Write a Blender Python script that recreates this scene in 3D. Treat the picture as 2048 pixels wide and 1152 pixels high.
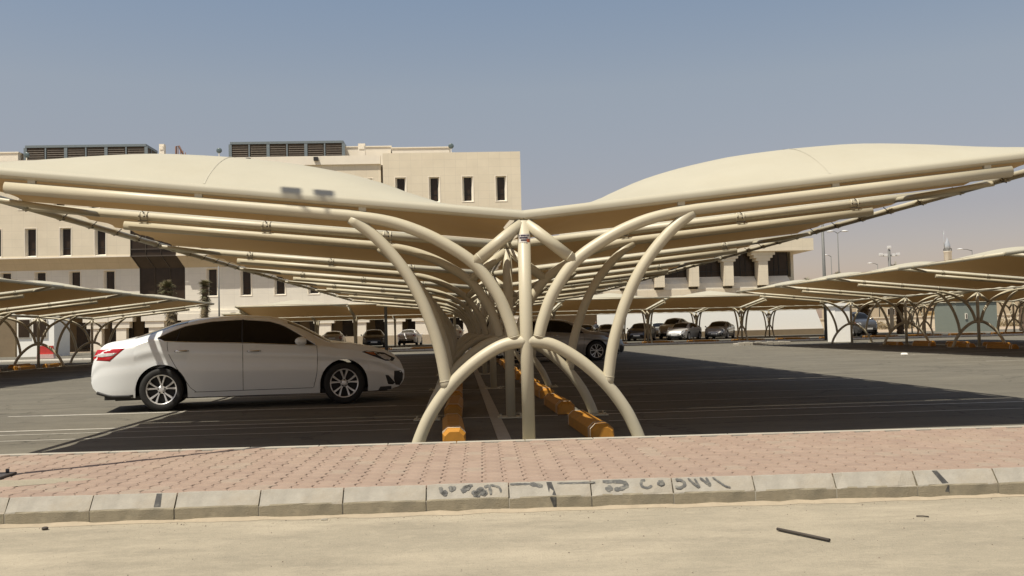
import bpy, math, random
from mathutils import Vector, Matrix
PI = math.pi
scene = bpy.context.scene
for o in list(bpy.data.objects): bpy.data.objects.remove(o)
COL = scene.collection
RND = random.Random(7)

# ------------------------------------------------------------------ camera, sky, sun, exposure
CAM_H, FPX = 1.1353, 1948.4
CR = Vector((0.99822821, -0.05417202, -0.02461384))
CU = Vector((0.02221907, -0.04437366, 0.99876789))
CF = Vector((0.05519748, 0.99754517, 0.04309138))
cam = bpy.data.objects.new('camera', bpy.data.cameras.new('camera'))
COL.objects.link(cam)
m = Matrix.Identity(4)
for i in range(3):
    m[i][0], m[i][1], m[i][2] = CR[i], CU[i], -CF[i]
m[2][3] = CAM_H
cam.matrix_world = m
cam.data.sensor_width = 36.0
cam.data.lens = 36.0 * FPX / 2048.0
cam.data.clip_start = 0.05
cam.data.clip_end = 6000
scene.camera = cam

SUN_TO = Vector((-0.77, -0.64, 0)).normalized()
SUN_EL = math.radians(63.5)
world = bpy.data.worlds.new("World"); scene.world = world; world.use_nodes = True
wn = world.node_tree; wn.nodes.clear()
sky = wn.nodes.new('ShaderNodeTexSky'); sky.sky_type = 'NISHITA'; sky.sun_disc = False
sky.sun_elevation = SUN_EL; sky.sun_rotation = math.atan2(SUN_TO.x, SUN_TO.y) % (2 * PI)
sky.altitude = 600; sky.air_density = 1.0; sky.dust_density = 1.6; sky.ozone_density = 1.0
tint = wn.nodes.new('ShaderNodeMix'); tint.data_type = 'RGBA'; tint.blend_type = 'MULTIPLY'
tint.inputs[0].default_value = 1.0
# dust haze: greyer and dimmer towards the horizon all the way round
tc = wn.nodes.new('ShaderNodeTexCoord'); sx = wn.nodes.new('ShaderNodeSeparateXYZ')
rp = wn.nodes.new('ShaderNodeValToRGB')
rp.color_ramp.elements[0].position = 0.0; rp.color_ramp.elements[0].color = (0.84, 0.60, 0.53, 1)
rp.color_ramp.elements[1].position = 0.34; rp.color_ramp.elements[1].color = (1.17, 1.0, 0.835, 1)
e = rp.color_ramp.elements.new(0.11); e.color = (0.88, 0.635, 0.55, 1)
e = rp.color_ramp.elements.new(0.24); e.color = (1.22, 0.93, 0.72, 1)
bg = wn.nodes.new('ShaderNodeBackground'); bg.inputs[1].default_value = 0.106
wo = wn.nodes.new('ShaderNodeOutputWorld')
wn.links.new(tc.outputs['Generated'], sx.inputs[0]); wn.links.new(sx.outputs[2], rp.inputs[0])
wn.links.new(sky.outputs[0], tint.inputs[6]); wn.links.new(rp.outputs[0], tint.inputs[7])
wn.links.new(tint.outputs[2], bg.inputs[0]); wn.links.new(bg.outputs[0], wo.inputs[0])

sd = bpy.data.lights.new('sun', 'SUN'); sd.energy = 4.7; sd.angle = math.radians(0.53); sd.color = (1.0, 0.94, 0.83)
sun = bpy.data.objects.new('sun', sd); COL.objects.link(sun)
to_sun = Vector((SUN_TO.x * math.cos(SUN_EL), SUN_TO.y * math.cos(SUN_EL), math.sin(SUN_EL)))
sun.rotation_euler = to_sun.to_track_quat('Z', 'Y').to_euler()
sun.location = (-20, -20, 40)
scene.view_settings.view_transform = 'Standard'; scene.view_settings.look = 'None'
scene.view_settings.gamma = 1.0; scene.view_settings.exposure = 0.3
scene.view_settings.use_curve_mapping = False

# ------------------------------------------------------------------ helpers
def at(u, v, Y):
    """world point seen at photograph pixel (u, v) in the vertical plane y = Y"""
    d = CF + CR * ((u - 1024) / FPX) - CU * ((v - 576) / FPX)
    t = Y / d.y
    return Vector((d.x * t, Y, CAM_H + d.z * t))

_M = {}
def mat(name, col, rough=0.7, metal=0.0, spec=0.5, var=0.12, scale=6.0, bump=0.0, bscale=60.0, col2=None, coat=0.0,
        trans=0.0, back=None, stain=None, stain_scale=1.2, stain_amt=0.5, detail=6.0):
    if name in _M: return _M[name]
    M = bpy.data.materials.new(name); M.use_nodes = True
    nt = M.node_tree; N = nt.nodes; L = nt.links
    b = N['Principled BSDF']
    b.inputs['Roughness'].default_value = rough; b.inputs['Metallic'].default_value = metal
    b.inputs['Specular IOR Level'].default_value = spec
    if coat: b.inputs['Coat Weight'].default_value = coat; b.inputs['Coat Roughness'].default_value = 0.06
    co = N.new('ShaderNodeTexCoord')
    n1 = N.new('ShaderNodeTexNoise'); n1.inputs['Scale'].default_value = scale; n1.inputs['Detail'].default_value = detail
    n1.inputs['Roughness'].default_value = 0.62
    L.new(co.outputs['Object'], n1.inputs['Vector'])
    r = N.new('ShaderNodeValToRGB')
    c2 = col2 or tuple(min(1, c * (1 + var)) for c in col)
    c1 = tuple(c * (1 - var) for c in col)
    r.color_ramp.elements[0].position = 0.3; r.color_ramp.elements[0].color = (*c1, 1)
    r.color_ramp.elements[1].position = 0.7; r.color_ramp.elements[1].color = (*c2, 1)
    L.new(n1.outputs['Fac'], r.inputs[0])
    out = r.outputs[0]
    if stain:
        n2 = N.new('ShaderNodeTexNoise'); n2.inputs['Scale'].default_value = stain_scale; n2.inputs['Detail'].default_value = 8
        n2.inputs['Roughness'].default_value = 0.7
        L.new(co.outputs['Object'], n2.inputs['Vector'])
        mr = N.new('ShaderNodeMapRange'); mr.inputs[1].default_value = 0.48; mr.inputs[2].default_value = 0.68
        mr.inputs[3].default_value = 0; mr.inputs[4].default_value = stain_amt
        L.new(n2.outputs['Fac'], mr.inputs[0])
        mx = N.new('ShaderNodeMix'); mx.data_type = 'RGBA'
        L.new(mr.outputs[0], mx.inputs[0]); L.new(out, mx.inputs[6]); mx.inputs[7].default_value = (*stain, 1)
        out = mx.outputs[2]
    if back:      # back faces of the cloth take a separate base colour
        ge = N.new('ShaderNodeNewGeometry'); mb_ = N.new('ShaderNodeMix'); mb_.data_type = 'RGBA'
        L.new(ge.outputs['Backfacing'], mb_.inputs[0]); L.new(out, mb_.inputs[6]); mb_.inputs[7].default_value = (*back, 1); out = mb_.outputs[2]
    L.new(out, b.inputs['Base Color'])
    if bump:
        n3 = N.new('ShaderNodeTexNoise'); n3.inputs['Scale'].default_value = bscale; n3.inputs['Detail'].default_value = 5
        L.new(co.outputs['Object'], n3.inputs['Vector'])
        bp = N.new('ShaderNodeBump'); bp.inputs['Strength'].default_value = bump; bp.inputs['Distance'].default_value = 0.02
        L.new(n3.outputs['Fac'], bp.inputs['Height']); L.new(bp.outputs[0], b.inputs['Normal'])
    if trans:
        tr = N.new('ShaderNodeBsdfTranslucent'); ms = N.new('ShaderNodeMixShader'); ms.inputs[0].default_value = trans
        mt = N.new('ShaderNodeMix'); mt.data_type = 'RGBA'; mt.blend_type = 'MULTIPLY'; mt.inputs[0].default_value = 1
        mt.inputs[7].default_value = (0.95, 0.72, 0.45, 1); L.new(out, mt.inputs[6]); L.new(mt.outputs[2], tr.inputs[0])
        L.new(b.outputs[0], ms.inputs[1]); L.new(tr.outputs[0], ms.inputs[2])
        L.new(ms.outputs[0], N['Material Output'].inputs['Surface'])
    _M[name] = M
    return M

def tag(o, label=None, cat=None, group=None, kind=None):
    if label and len(label.split()) > 16: print('LONG', label)
    if label: o['label'] = label
    if cat: o['category'] = cat
    if group: o['group'] = group
    if kind: o['kind'] = kind
    return o

def empty(name, loc=(0, 0, 0), rz=0.0, label=None, cat=None, group=None, kind=None, parent=None):
    o = bpy.data.objects.new(name, None); COL.objects.link(o)
    o.location = loc; o.rotation_euler = (0, 0, rz); o.empty_display_size = 0.2
    if parent: o.parent = parent
    return tag(o, label, cat, group, kind)

class MB:
    def __init__(s): s.v = []; s.f = []; s.sm = []
    def add(s, vs, fs, smooth=False):
        k = len(s.v); s.v += [tuple(v) for v in vs]
        for f in fs: s.f.append(tuple(i + k for i in f)); s.sm.append(smooth)
        return s
    def box(s, x0, x1, y0, y1, z0, z1, rz=0, about=(0, 0), bev=0):
        vs = []
        if bev:
            b = bev
            for z, i in ((z0, b), (z0 + b, 0), (z1 - b, 0), (z1, b)):
                vs += [(x0 + i, y0 + i, z), (x1 - i, y0 + i, z), (x1 - i, y1 - i, z), (x0 + i, y1 - i, z)]
            fs = [(3, 2, 1, 0), (12, 13, 14, 15)]
            for l in range(3):
                for k in range(4):
                    a = l * 4 + k; c = l * 4 + (k + 1) % 4
                    fs.append((a, c, c + 4, a + 4))
        else:
            vs = [(x0, y0, z0), (x1, y0, z0), (x1, y1, z0), (x0, y1, z0), (x0, y0, z1), (x1, y0, z1), (x1, y1, z1), (x0, y1, z1)]
            fs = [(3, 2, 1, 0), (4, 5, 6, 7), (0, 1, 5, 4), (1, 2, 6, 5), (2, 3, 7, 6), (3, 0, 4, 7)]
        if rz:
            c, n = math.cos(rz), math.sin(rz); ax, ay = about
            vs = [(ax + (x - ax) * c - (y - ay) * n, ay + (x - ax) * n + (y - ay) * c, z) for x, y, z in vs]
        return s.add(vs, fs)
    def tube(s, pts, r, n=12, cap=True, r2=None):
        pts = [Vector(p) for p in pts]; m_ = len(pts)
        up = None; vs = []; fs = []
        for i, p in enumerate(pts):
            t = (pts[min(i + 1, m_ - 1)] - pts[max(i - 1, 0)]).normalized()
            if up is None:
                up = Vector((0, 0, 1)) if abs(t.z) < 0.9 else Vector((0, 1, 0))
            side = t.cross(up).normalized(); up = side.cross(t).normalized()
            rr = r if r2 is None else r + (r2 - r) * i / (m_ - 1)
            if isinstance(r, (list, tuple)): rr = r[i]
            for k in range(n):
                a = 2 * PI * k / n
                vs.append(p + side * (rr * math.cos(a)) + up * (rr * math.sin(a)))
        for i in range(m_ - 1):
            for k in range(n):
                a = i * n + k; b = i * n + (k + 1) % n
                fs.append((a, b, b + n, a + n))
        s.add(vs, fs, True)
        if cap:
            k0 = len(s.v) - len(vs)
            s.f.append(tuple(k0 + k for k in range(n))[::-1]); s.sm.append(False)
            s.f.append(tuple(k0 + (m_ - 1) * n + k for k in range(n))); s.sm.append(False)
        return s
    def lathe(s, prof, n=32, axis='z', c=(0, 0, 0), smooth=True):
        vs = []; fs = []
        for r, h in prof:
            for k in range(n):
                a = 2 * PI * k / n; x, y = r * math.cos(a), r * math.sin(a)
                if axis == 'z': vs.append((c[0] + x, c[1] + y, c[2] + h))
                elif axis == 'y': vs.append((c[0] + x, c[1] + h, c[2] + y))
                else: vs.append((c[0] + h, c[1] + x, c[2] + y))
        for i in range(len(prof) - 1):
            for k in range(n):
                a = i * n + k; b = i * n + (k + 1) % n
                fs.append((a, b, b + n, a + n))
        return s.add(vs, fs, smooth)
    def prism(s, poly, y0, y1):
        """polygon given in (x, z), extruded along y"""
        n = len(poly)
        vs = [(x, y0, z) for x, z in poly] + [(x, y1, z) for x, z in poly]
        fs = [tuple(range(n)), tuple(range(2 * n - 1, n - 1, -1))]
        fs += [(i, i + n, (i + 1) % n + n, (i + 1) % n) for i in range(n)]
        return s.add(vs, fs)
    def mesh(s, name, mt):
        me = bpy.data.meshes.new(name); me.from_pydata([tuple(v) for v in s.v], [], s.f)
        me.polygons.foreach_set('use_smooth', s.sm)
        if mt: me.materials.append(mt)
        me.update()
        return me
    def build(s, name, mt, parent=None, loc=(0, 0, 0), **kw):
        return link(name, s.mesh(name, mt), parent, loc, **kw)

def link(name, me, parent=None, loc=(0, 0, 0), rz=0.0, label=None, cat=None, group=None, kind=None):
    o = bpy.data.objects.new(name, me); COL.objects.link(o)
    o.location = loc; o.rotation_euler = (0, 0, rz)
    if parent: o.parent = parent
    return tag(o, label, cat, group, kind)

def tree_of(root):
    out = {}
    for o in bpy.data.objects:
        if o.parent: out.setdefault(o.parent, []).append(o)
    return out
def copy_tree(root, loc, rz=0.0, label=None, group=None, paint=None):
    kids = tree_of(root)
    def rec(o, p):
        c = o.copy(); COL.objects.link(c); c.parent = p
        if paint and o.type == 'MESH' and o.data.materials and o.data.materials[0] and o.data.materials[0].name in paint:
            c.material_slots[0].link = 'OBJECT'; c.material_slots[0].material = paint[o.data.materials[0].name]
        for ch in kids.get(o, []): rec(ch, c)
        return c
    r = rec(root, None); r.location = loc; r.rotation_euler = (0, 0, rz)
    if label: r['label'] = label
    if group: r['group'] = group
    return r

def spline(pts, sub=5):
    P = [Vector(p) for p in pts]; P = [P[0] * 2 - P[1]] + P + [P[-1] * 2 - P[-2]]; out = []
    for i in range(1, len(P) - 2):
        for k in range(sub):
            t = k / sub; a, b, c, d = P[i - 1:i + 3]
            out.append(0.5 * ((2 * b) + (c - a) * t + (2 * a - 5 * b + 4 * c - d) * t * t + (3 * b - a - 3 * c + d) * t ** 3))
    out.append(P[-2]); return out

def lerp(tab, x):
    if x <= tab[0][0]: return tab[0][1]
    for (a, b), (c, d) in zip(tab, tab[1:]):
        if x <= c: return b + (d - b) * (x - a) / (c - a)
    return tab[-1][1]
ORD = ['first', 'second', 'third', 'fourth', 'fifth', 'sixth', 'seventh', 'eighth', 'ninth', 'tenth', 'eleventh', 'twelfth',
       'thirteenth', 'fourteenth', 'fifteenth', 'sixteenth', 'seventeenth', 'eighteenth', 'nineteenth', 'twentieth']

# ------------------------------------------------------------------ materials
def tubem():
    return mat('cream_paint', (0.48, 0.432, 0.31), rough=0.42, var=0.05, scale=5, spec=0.4, stain=(0.38, 0.32, 0.20), stain_scale=2.5, stain_amt=0.18)
TUBE = tubem()
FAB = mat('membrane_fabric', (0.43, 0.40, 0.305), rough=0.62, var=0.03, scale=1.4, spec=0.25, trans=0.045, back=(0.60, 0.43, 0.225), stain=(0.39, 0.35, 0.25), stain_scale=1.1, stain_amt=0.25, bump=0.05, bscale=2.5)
SEAM = mat('membrane_seam', (0.405, 0.375, 0.285), rough=0.7, var=0.05)
BOLT = mat('dark_bolt_steel', (0.045, 0.035, 0.025), rough=0.6)
SAND = mat('desert_sand', (0.36, 0.28, 0.19), rough=0.95, var=0.12, scale=0.08, bump=0.2)
CONC_F = mat('kerb_face_concrete', (0.255, 0.22, 0.150), rough=0.95, var=0.2, scale=7, bump=0.3, bscale=120, stain=(0.17, 0.15, 0.105), stain_scale=4.0, stain_amt=0.7)
CONC = mat('kerb_concrete', (0.30, 0.275, 0.225), rough=0.92, var=0.13, scale=9, bump=0.25, bscale=120, stain=(0.27, 0.22, 0.15), stain_scale=3.0, stain_amt=0.55)
CONC_P = mat('pale_concrete', (0.36, 0.33, 0.265), rough=0.9, var=0.08, scale=4, bump=0.15, bscale=80)
WHITE = mat('white_line_paint', (0.50, 0.47, 0.40), rough=0.8, var=0.15, scale=14, stain=(0.18, 0.165, 0.13), stain_scale=9, stain_amt=0.5)
BLACKP = mat('black_spray_paint', (0.085, 0.083, 0.075), rough=0.8, var=0.35, scale=30, stain=(0.24, 0.225, 0.18), stain_scale=22, stain_amt=0.8)
STOPM = mat('yellow_stop_paint', (0.42, 0.185, 0.018), rough=0.6, var=0.12, scale=8, stain=(0.24, 0.12, 0.03), stain_scale=6, stain_amt=0.5)
STOPW = mat('white_stop_band', (0.75, 0.68, 0.55), rough=0.6, var=0.08)
WALL = mat('stone_cladding', (0.70, 0.62, 0.47), rough=0.9, var=0.05, scale=0.6, stain=(0.64, 0.55, 0.41), stain_scale=0.25, stain_amt=0.35)
WALL2 = mat('white_render', (0.74, 0.69, 0.58), rough=0.9, var=0.04, scale=0.8)
REVEAL = mat('cream_window_surround', (0.78, 0.71, 0.58), rough=0.85, var=0.04, scale=1)
BAND = mat('shaded_spandrel', (0.52, 0.43, 0.29), rough=0.9, var=0.05, scale=0.8)  # darker than the wall: shade of its downward slope put into the colour
GLASSB = mat('brown_tinted_glass', (0.035, 0.024, 0.016), rough=0.12, var=0.3, scale=0.7, spec=0.25)
GLASSD = mat('car_dark_glass', (0.008, 0.008, 0.008), rough=0.05, var=0.1, spec=0.35)
RECESS = mat('dark_recess', (0.05, 0.04, 0.03), rough=0.8)
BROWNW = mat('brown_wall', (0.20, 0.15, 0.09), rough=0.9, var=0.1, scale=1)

def joints(M, w, h, amt):
    nt = M.node_tree; N = nt.nodes; L = nt.links; b = N['Principled BSDF']; src = b.inputs['Base Color'].links[0].from_socket
    g = N.new('ShaderNodeNewGeometry'); sp = N.new('ShaderNodeSeparateXYZ'); cb = N.new('ShaderNodeCombineXYZ')
    L.new(g.outputs['Position'], sp.inputs[0]); L.new(sp.outputs[0], cb.inputs[0]); L.new(sp.outputs[2], cb.inputs[1])
    br = N.new('ShaderNodeTexBrick'); br.offset = 0.0; br.inputs['Scale'].default_value = 1; br.inputs['Brick Width'].default_value = w; br.inputs['Row Height'].default_value = h
    br.inputs['Mortar Size'].default_value = .02; br.inputs['Color1'].default_value = (1, 1, 1, 1); br.inputs['Color2'].default_value = (.97, .967, .96, 1); br.inputs['Mortar'].default_value = (1 - amt,) * 3 + (1,)
    L.new(cb.outputs[0], br.inputs['Vector'])
    mx = N.new('ShaderNodeMix'); mx.data_type = 'RGBA'; mx.blend_type = 'MULTIPLY'; mx.inputs[0].default_value = 1
    L.new(src, mx.inputs[6]); L.new(br.outputs[0], mx.inputs[7]); L.new(mx.outputs[2], b.inputs['Base Color'])
joints(WALL, 1.147, .82, .12); joints(WALL2, 1.147, 1.1, .10); joints(BAND, 1.147, 3, .12)

def ground_mat(name, base, dark, pale, crack=False, sc=1.0, gravel=0.0):
    M = bpy.data.materials.new(name); M.use_nodes = True
    nt = M.node_tree; N = nt.nodes; L = nt.links; b = N['Principled BSDF']; b.inputs['Roughness'].default_value = 0.93
    b.inputs['Specular IOR Level'].default_value = 0.25
    g = N.new('ShaderNodeNewGeometry')
    def noise(scale, det=8, ro=0.65, stretch=None):
        n = N.new('ShaderNodeTexNoise'); n.inputs['Scale'].default_value = scale; n.inputs['Detail'].default_value = det; n.inputs['Roughness'].default_value = ro
        if stretch:
            mp = N.new('ShaderNodeMapping'); mp.inputs['Scale'].default_value = stretch
            L.new(g.outputs['Position'], mp.inputs[0]); L.new(mp.outputs[0], n.inputs['Vector'])
        else: L.new(g.outputs['Position'], n.inputs['Vector'])
        return n
    def mix(fac, a, bcol, lo, hi, amt=1.0):
        mr = N.new('ShaderNodeMapRange'); mr.inputs[1].default_value = lo; mr.inputs[2].default_value = hi; mr.inputs[3].default_value = 0; mr.inputs[4].default_value = amt
        L.new(fac, mr.inputs[0]); mx = N.new('ShaderNodeMix'); mx.data_type = 'RGBA'; L.new(mr.outputs[0], mx.inputs[0])
        if isinstance(a, tuple): mx.inputs[6].default_value = (*a, 1)
        else: L.new(a, mx.inputs[6])
        mx.inputs[7].default_value = (*bcol, 1); return mx.outputs[2]
    c = mix(noise(0.6 * sc, 10, stretch=(1, 2.6, 1)).outputs['Fac'], base, pale, 0.45, 0.64, 0.95)
    c = mix(noise(0.9 * sc, 9, .7, stretch=(1, 3.0, 1)).outputs['Fac'], c, tuple(x * .8 for x in base), 0.52, 0.66, 0.6)
    c = mix(noise(1.9 * sc, 10, 0.72, stretch=(1, 2.0, 1)).outputs['Fac'], c, dark, 0.5, 0.72, 0.55)
    c = mix(noise(150, 3, 0.7).outputs['Fac'], c, dark, 0.52, 0.66, 0.6)
    c = mix(noise(38, 6, 0.75).outputs['Fac'], c, dark, 0.50, 0.70, 0.45)
    c = mix(noise(7, 8, 0.75, stretch=(1, 1.7, 1)).outputs['Fac'], c, pale, 0.50, 0.70, 0.5)
    c = mix(noise(95, 3, 0.7).outputs['Fac'], c, pale, 0.54, 0.68, 0.6)
    if crack:
        v = N.new('ShaderNodeTexVoronoi'); v.feature = 'DISTANCE_TO_EDGE'; v.inputs['Scale'].default_value = .32
        dn = noise(1.3, 6); ad = N.new('ShaderNodeMix'); ad.data_type = 'RGBA'; ad.blend_type = 'ADD'; ad.inputs[0].default_value = .8
        L.new(g.outputs['Position'], ad.inputs[6]); L.new(dn.outputs['Color'], ad.inputs[7]); L.new(ad.outputs[2], v.inputs['Vector'])
        c = mix(v.outputs['Distance'], c, tuple(x * .45 for x in dark), .007, .002, .55)
        c = mix(noise(.9, 3, .5).outputs['Fac'], c, tuple(x * .6 for x in dark), .66, .74, .6)
    if gravel:
        v = N.new('ShaderNodeTexVoronoi'); v.inputs['Scale'].default_value = 26; L.new(g.outputs['Position'], v.inputs['Vector'])
        c = mix(v.outputs['Distance'], c, tuple(x * 0.45 for x in dark), 0.09, 0.05, gravel)
    L.new(c, b.inputs['Base Color'])
    bp = N.new('ShaderNodeBump'); bp.inputs['Strength'].default_value = 0.45; bp.inputs['Distance'].default_value = 0.012
    L.new(noise(70, 6, 0.75).outputs['Fac'], bp.inputs['Height']); L.new(bp.outputs[0], b.inputs['Normal'])
    return M
ASPH = ground_mat('dusty_asphalt', (0.128, 0.117, 0.092), (0.085, 0.078, 0.061), (0.172, 0.157, 0.121), sc=0.6, crack=True)
ROADM = ground_mat('sandy_road_surface', (0.30, 0.262, 0.19), (0.19, 0.167, 0.125), (0.40, 0.345, 0.25), gravel=0.8)

# ------------------------------------------------------------------ setting: ground, road, lot, pavement
TH = -0.0234                                 # the kerb runs at this angle
K0 = Vector((0, 6.16, 0))
ground = MB(); ground.add([(-2500, -2500, -0.02), (2500, -2500, -0.02), (2500, 2500, -0.02), (-2500, 2500, -0.02)], [(0, 1, 2, 3)])
ground.build('ground', SAND, kind='structure')
def kline(x, off): return K0.y + off / math.cos(TH) + math.tan(TH) * x
b = MB(); b.add([(-60, -12, 0), (60, -12, 0), (60, kline(60, 0.2), 0), (-60, kline(-60, 0.2), 0)], [(0, 1, 2, 3)])
b.build('road', ROADM, kind='structure')
b = MB(); b.add([(-75, kline(-75, 2.4), 0), (90, kline(90, 2.4), 0), (90, 96, 0), (-75, 96, 0)], [(0, 1, 2, 3)])
b.build('parking_lot_ground', ASPH, kind='structure')

pav = empty('pavement', K0, TH, kind='structure')
ks = empty('kerb', K0, TH, kind='structure')
# kerb stones: battered top, each a part
def kerb_mesh(w, seed):
    r = random.Random(seed); g = 0.004
    prof = [(0.0, -0.02), (0.0, 0.080), (0.004, 0.089), (0.074, 0.166), (0.082, 0.169), (0.084, -0.02)]
    mb = MB(); nx = 8; vs = []
    for i in range(nx + 1):
        x = g + (w - 2 * g) * i / nx
        e = 0.006 if i in (0, nx) else 0.0
        for j, (y, z) in enumerate(prof):
            jz = r.uniform(-0.0012, 0.0012); jy = r.uniform(-0.002, 0.003) if j in (1, 2) else 0
            if e and j in (1, 2, 3, 4): jz -= 0.003
            if j == 2 and r.random() < 0.13: jz -= 0.004; jy += 0.008
            vs.append((x, y + jy + (0.004 if e and j < 3 else 0), z + jz))
    n = len(prof); fs = []
    for i in range(nx):
        for j in range(n - 1): a = i * n + j; fs.append((a, a + n, a + n + 1, a + 1))
    fs.append(tuple(range(n))); fs.append(tuple(nx * n + j for j in range(n))[::-1])
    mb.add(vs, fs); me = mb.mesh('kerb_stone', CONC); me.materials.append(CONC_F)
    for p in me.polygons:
        if p.center.y < 0.004 or len(p.vertices) > 4: p.material_index = 1  # front and end faces take the darker concrete
    return me
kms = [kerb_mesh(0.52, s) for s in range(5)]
x = -2.83 - 0.52 * 16
for i in range(48):
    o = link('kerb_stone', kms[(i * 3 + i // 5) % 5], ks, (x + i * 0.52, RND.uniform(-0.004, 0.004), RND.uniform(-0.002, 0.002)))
b = MB(); b.box(-12, 16, 0.010, 0.08, -0.05, 0.078); b.box(-12, 16, 0.065, 0.083, 0.078, 0.140); b.build('joint_mortar', CONC_P, ks)
# paint marks on the sloping kerb top: (x, t) with t 0 front edge .. 1 back edge, pushed out of the surface
def kz(t): return (0.004 + 0.070 * t - 0.0022, 0.089 + 0.077 * t + 0.0018)
def stroke(mb, pts, w):
    """a sprayed stroke on the kerb top"""
    P = spline([(p[0], p[1], 0) for p in pts], 4); n = len(P); vs = []
    for i, p in enumerate(P):
        t = P[min(i + 1, n - 1)] - P[max(i - 1, 0)]; t = Vector((t.x, t.y * 0.104, 0)).normalized()
        nn = Vector((-t.y, t.x, 0)); ww = w * 1.1 * (1 + 0.18 * math.sin(i * 2.3)) * (0.6 if i in (0, n - 1) else 1)
        for s in (-1, 1):
            xx = p.x + nn.x * ww * s; tt = min(0.985, max(0.03, p.y + nn.y * ww * s / 0.104)); y, z = kz(tt)
            vs.append((xx, y, z))
    mb.add(vs, [(2 * i, 2 * i + 1, 2 * i + 3, 2 * i + 2) for i in range(n - 1)])
def mx_(u): return at(u, 975 - 0.0305 * (u - 1024), 6.20).x / math.cos(TH) + 0.0
b = MB()
for pts, w in [([(880, .85), (884, .45), (893, .25)], .011), ([(884, .3), (893, .55)], .014), ([(900, .88), (903, .6), (910, .85)], .012),
               ([(922, .5), (928, .6), (940, .85)], .016), ([(925, .75), (945, .92)], .010), ([(945, .5), (952, .2), (960, .65), (970, .2)], .014),
               ([(950, .15), (962, .45), (972, .2)], .02), ([(968, .75), (978, .8), (981, .2)], .009), ([(980, .9), (998, .7), (1001, .35)], .006),
               ([(1020, .9), (1040, .88), (1060, .88)], .007), ([(1060, .88), (1085, .68)], .014), ([(1114, .86), (1150, .84), (1190, .86)], .006),
               ([(1205, .9), (1240, .85), (1252, .6), (1240, .35), (1226, .3)], .013), ([(1210, .25), (1222, .5)], .018)]:
    stroke(b, [(mx_(u), t) for u, t in pts], w)
# dot and letters in reverse order, as sprayed: C shapes and a dot
for pts, w in [([(1290, .90), (1283, .85), (1281, .5), (1292, .35), (1302, .5)], .008), ([(1320, .85), (1315, .6), (1324, .6), (1322, .85)], .009),
               ([(1350, .88), (1362, .8), (1367, .5), (1356, .28), (1347, .4)], .009), ([(1375, .95), (1386, .5), (1394, .32), (1388, .9)], .007),
               ([(1399, .95), (1411, .55), (1416, .45), (1411, .95)], .008), ([(1424, .98), (1436, .6), (1446, .3), (1455, .22)], .006)]:
    stroke(b, [(mx_(u), t) for u, t in pts], w)
b.build('graffiti', BLACKP, ks, label='black sprayed scribbles along the kerb top')
for u, u2 in ((311, 313), (1098, 1104), (1862, 1874)):
    b = MB(); xa, xb = mx_(u), mx_(u2); w = 0.021
    y0, z0 = kz(0.97); y1, z1 = kz(0.03)
    b.add([(xa - w * .8, y0, z0), (xa + w * .8, y0, z0), (xb + w, y1, z1), (xb - w, y1, z1), (xb + w * .3, -0.0025, 0.006), (xb + w, -0.0025, 0.006), (xb + w, -0.0025, 0.082), (xb - w, -0.0025, 0.082)],
          [(0, 1, 2, 3), (7, 6, 5, 4)])
    b.build('painted_stripe', mat('black_stripe_paint', (0.04, 0.038, 0.034), rough=.8, var=.4, scale=30, stain=(0.16, 0.15, 0.12), stain_scale=18, stain_amt=.7), ks)

# pavers: zigzag edges, two staggered columns
PAVM = [mat('paver_pink_%s' % n, c, rough=0.9, var=0.1, scale=14, bump=0.3, bscale=150, stain=(0.34, 0.27, 0.19), stain_scale=2.2, stain_amt=0.4)
        for n, c in (('a', (0.285, 0.205, 0.152)), ('b', (0.272, 0.195, 0.146)), ('c', (0.30, 0.218, 0.163)), ('d', (0.295, 0.228, 0.17)))]
PX, PY, AMP, PZ = 0.136, 0.178, 0.0135, 0.168
WT = [(0, 1), (.16, 1), (.34, -1), (.66, -1), (.84, 1), (1, 1)]
def wav(y):
    return AMP * lerp(WT, (y / PY) % 1.0)
def paver_geo(y0, top=PZ, chamf=0.006, gap=0.0028):
    ts = [0, .16, .34, .66, .84, 1.0]
    L_ = [(AMP * w_ * (1 if y0 == 0 else -1), t * PY) for t, w_ in WT]
    ring = L_ + [(p[0] + PX, p[1]) for p in reversed(L_)]
    cx, cy = PX / 2, PY / 2
    def inset(d): return [(cx + (x - cx) * (1 - d / (PX / 2)), cy + (y - cy) * (1 - d / (PY / 2))) for x, y in ring]
    a, c = inset(gap), inset(gap + chamf); n = len(ring)
    vs = [(x, y, top - .026) for x, y in a] + [(x, y, top - chamf * .9) for x, y in a] + [(x, y, top) for x, y in c]
    fs = []
    for l in (0, 1): fs += [(l * n + i, (l + 1) * n + i, (l + 1) * n + (i + 1) % n, l * n + (i + 1) % n) for i in range(n)]
    fs.append(tuple(2 * n + i for i in range(n))[::-1])
    return vs, [f[::-1] for f in fs]
pgeo = [paver_geo(0.0), paver_geo(PY / 2)]
pmesh = [[MB().add(*pgeo[k]).mesh('paver', m_) for m_ in PAVM] for k in (0, 1)]
Y0P, Y1P = 0.090, 2.42
cells = []
for ci in range(-76, 96):
    xx = ci * PX; st = ci % 2; k = 0
    while True:
        yy = Y0P + k * PY + (PY / 2 if st else 0)
        if yy + PY > Y1P: break
        cells.append((xx, yy, st)); k += 1
Y1P = max(c[1] for c in cells) + PY + 0.003
hv, hf = paver_geo(0.0)
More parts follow.
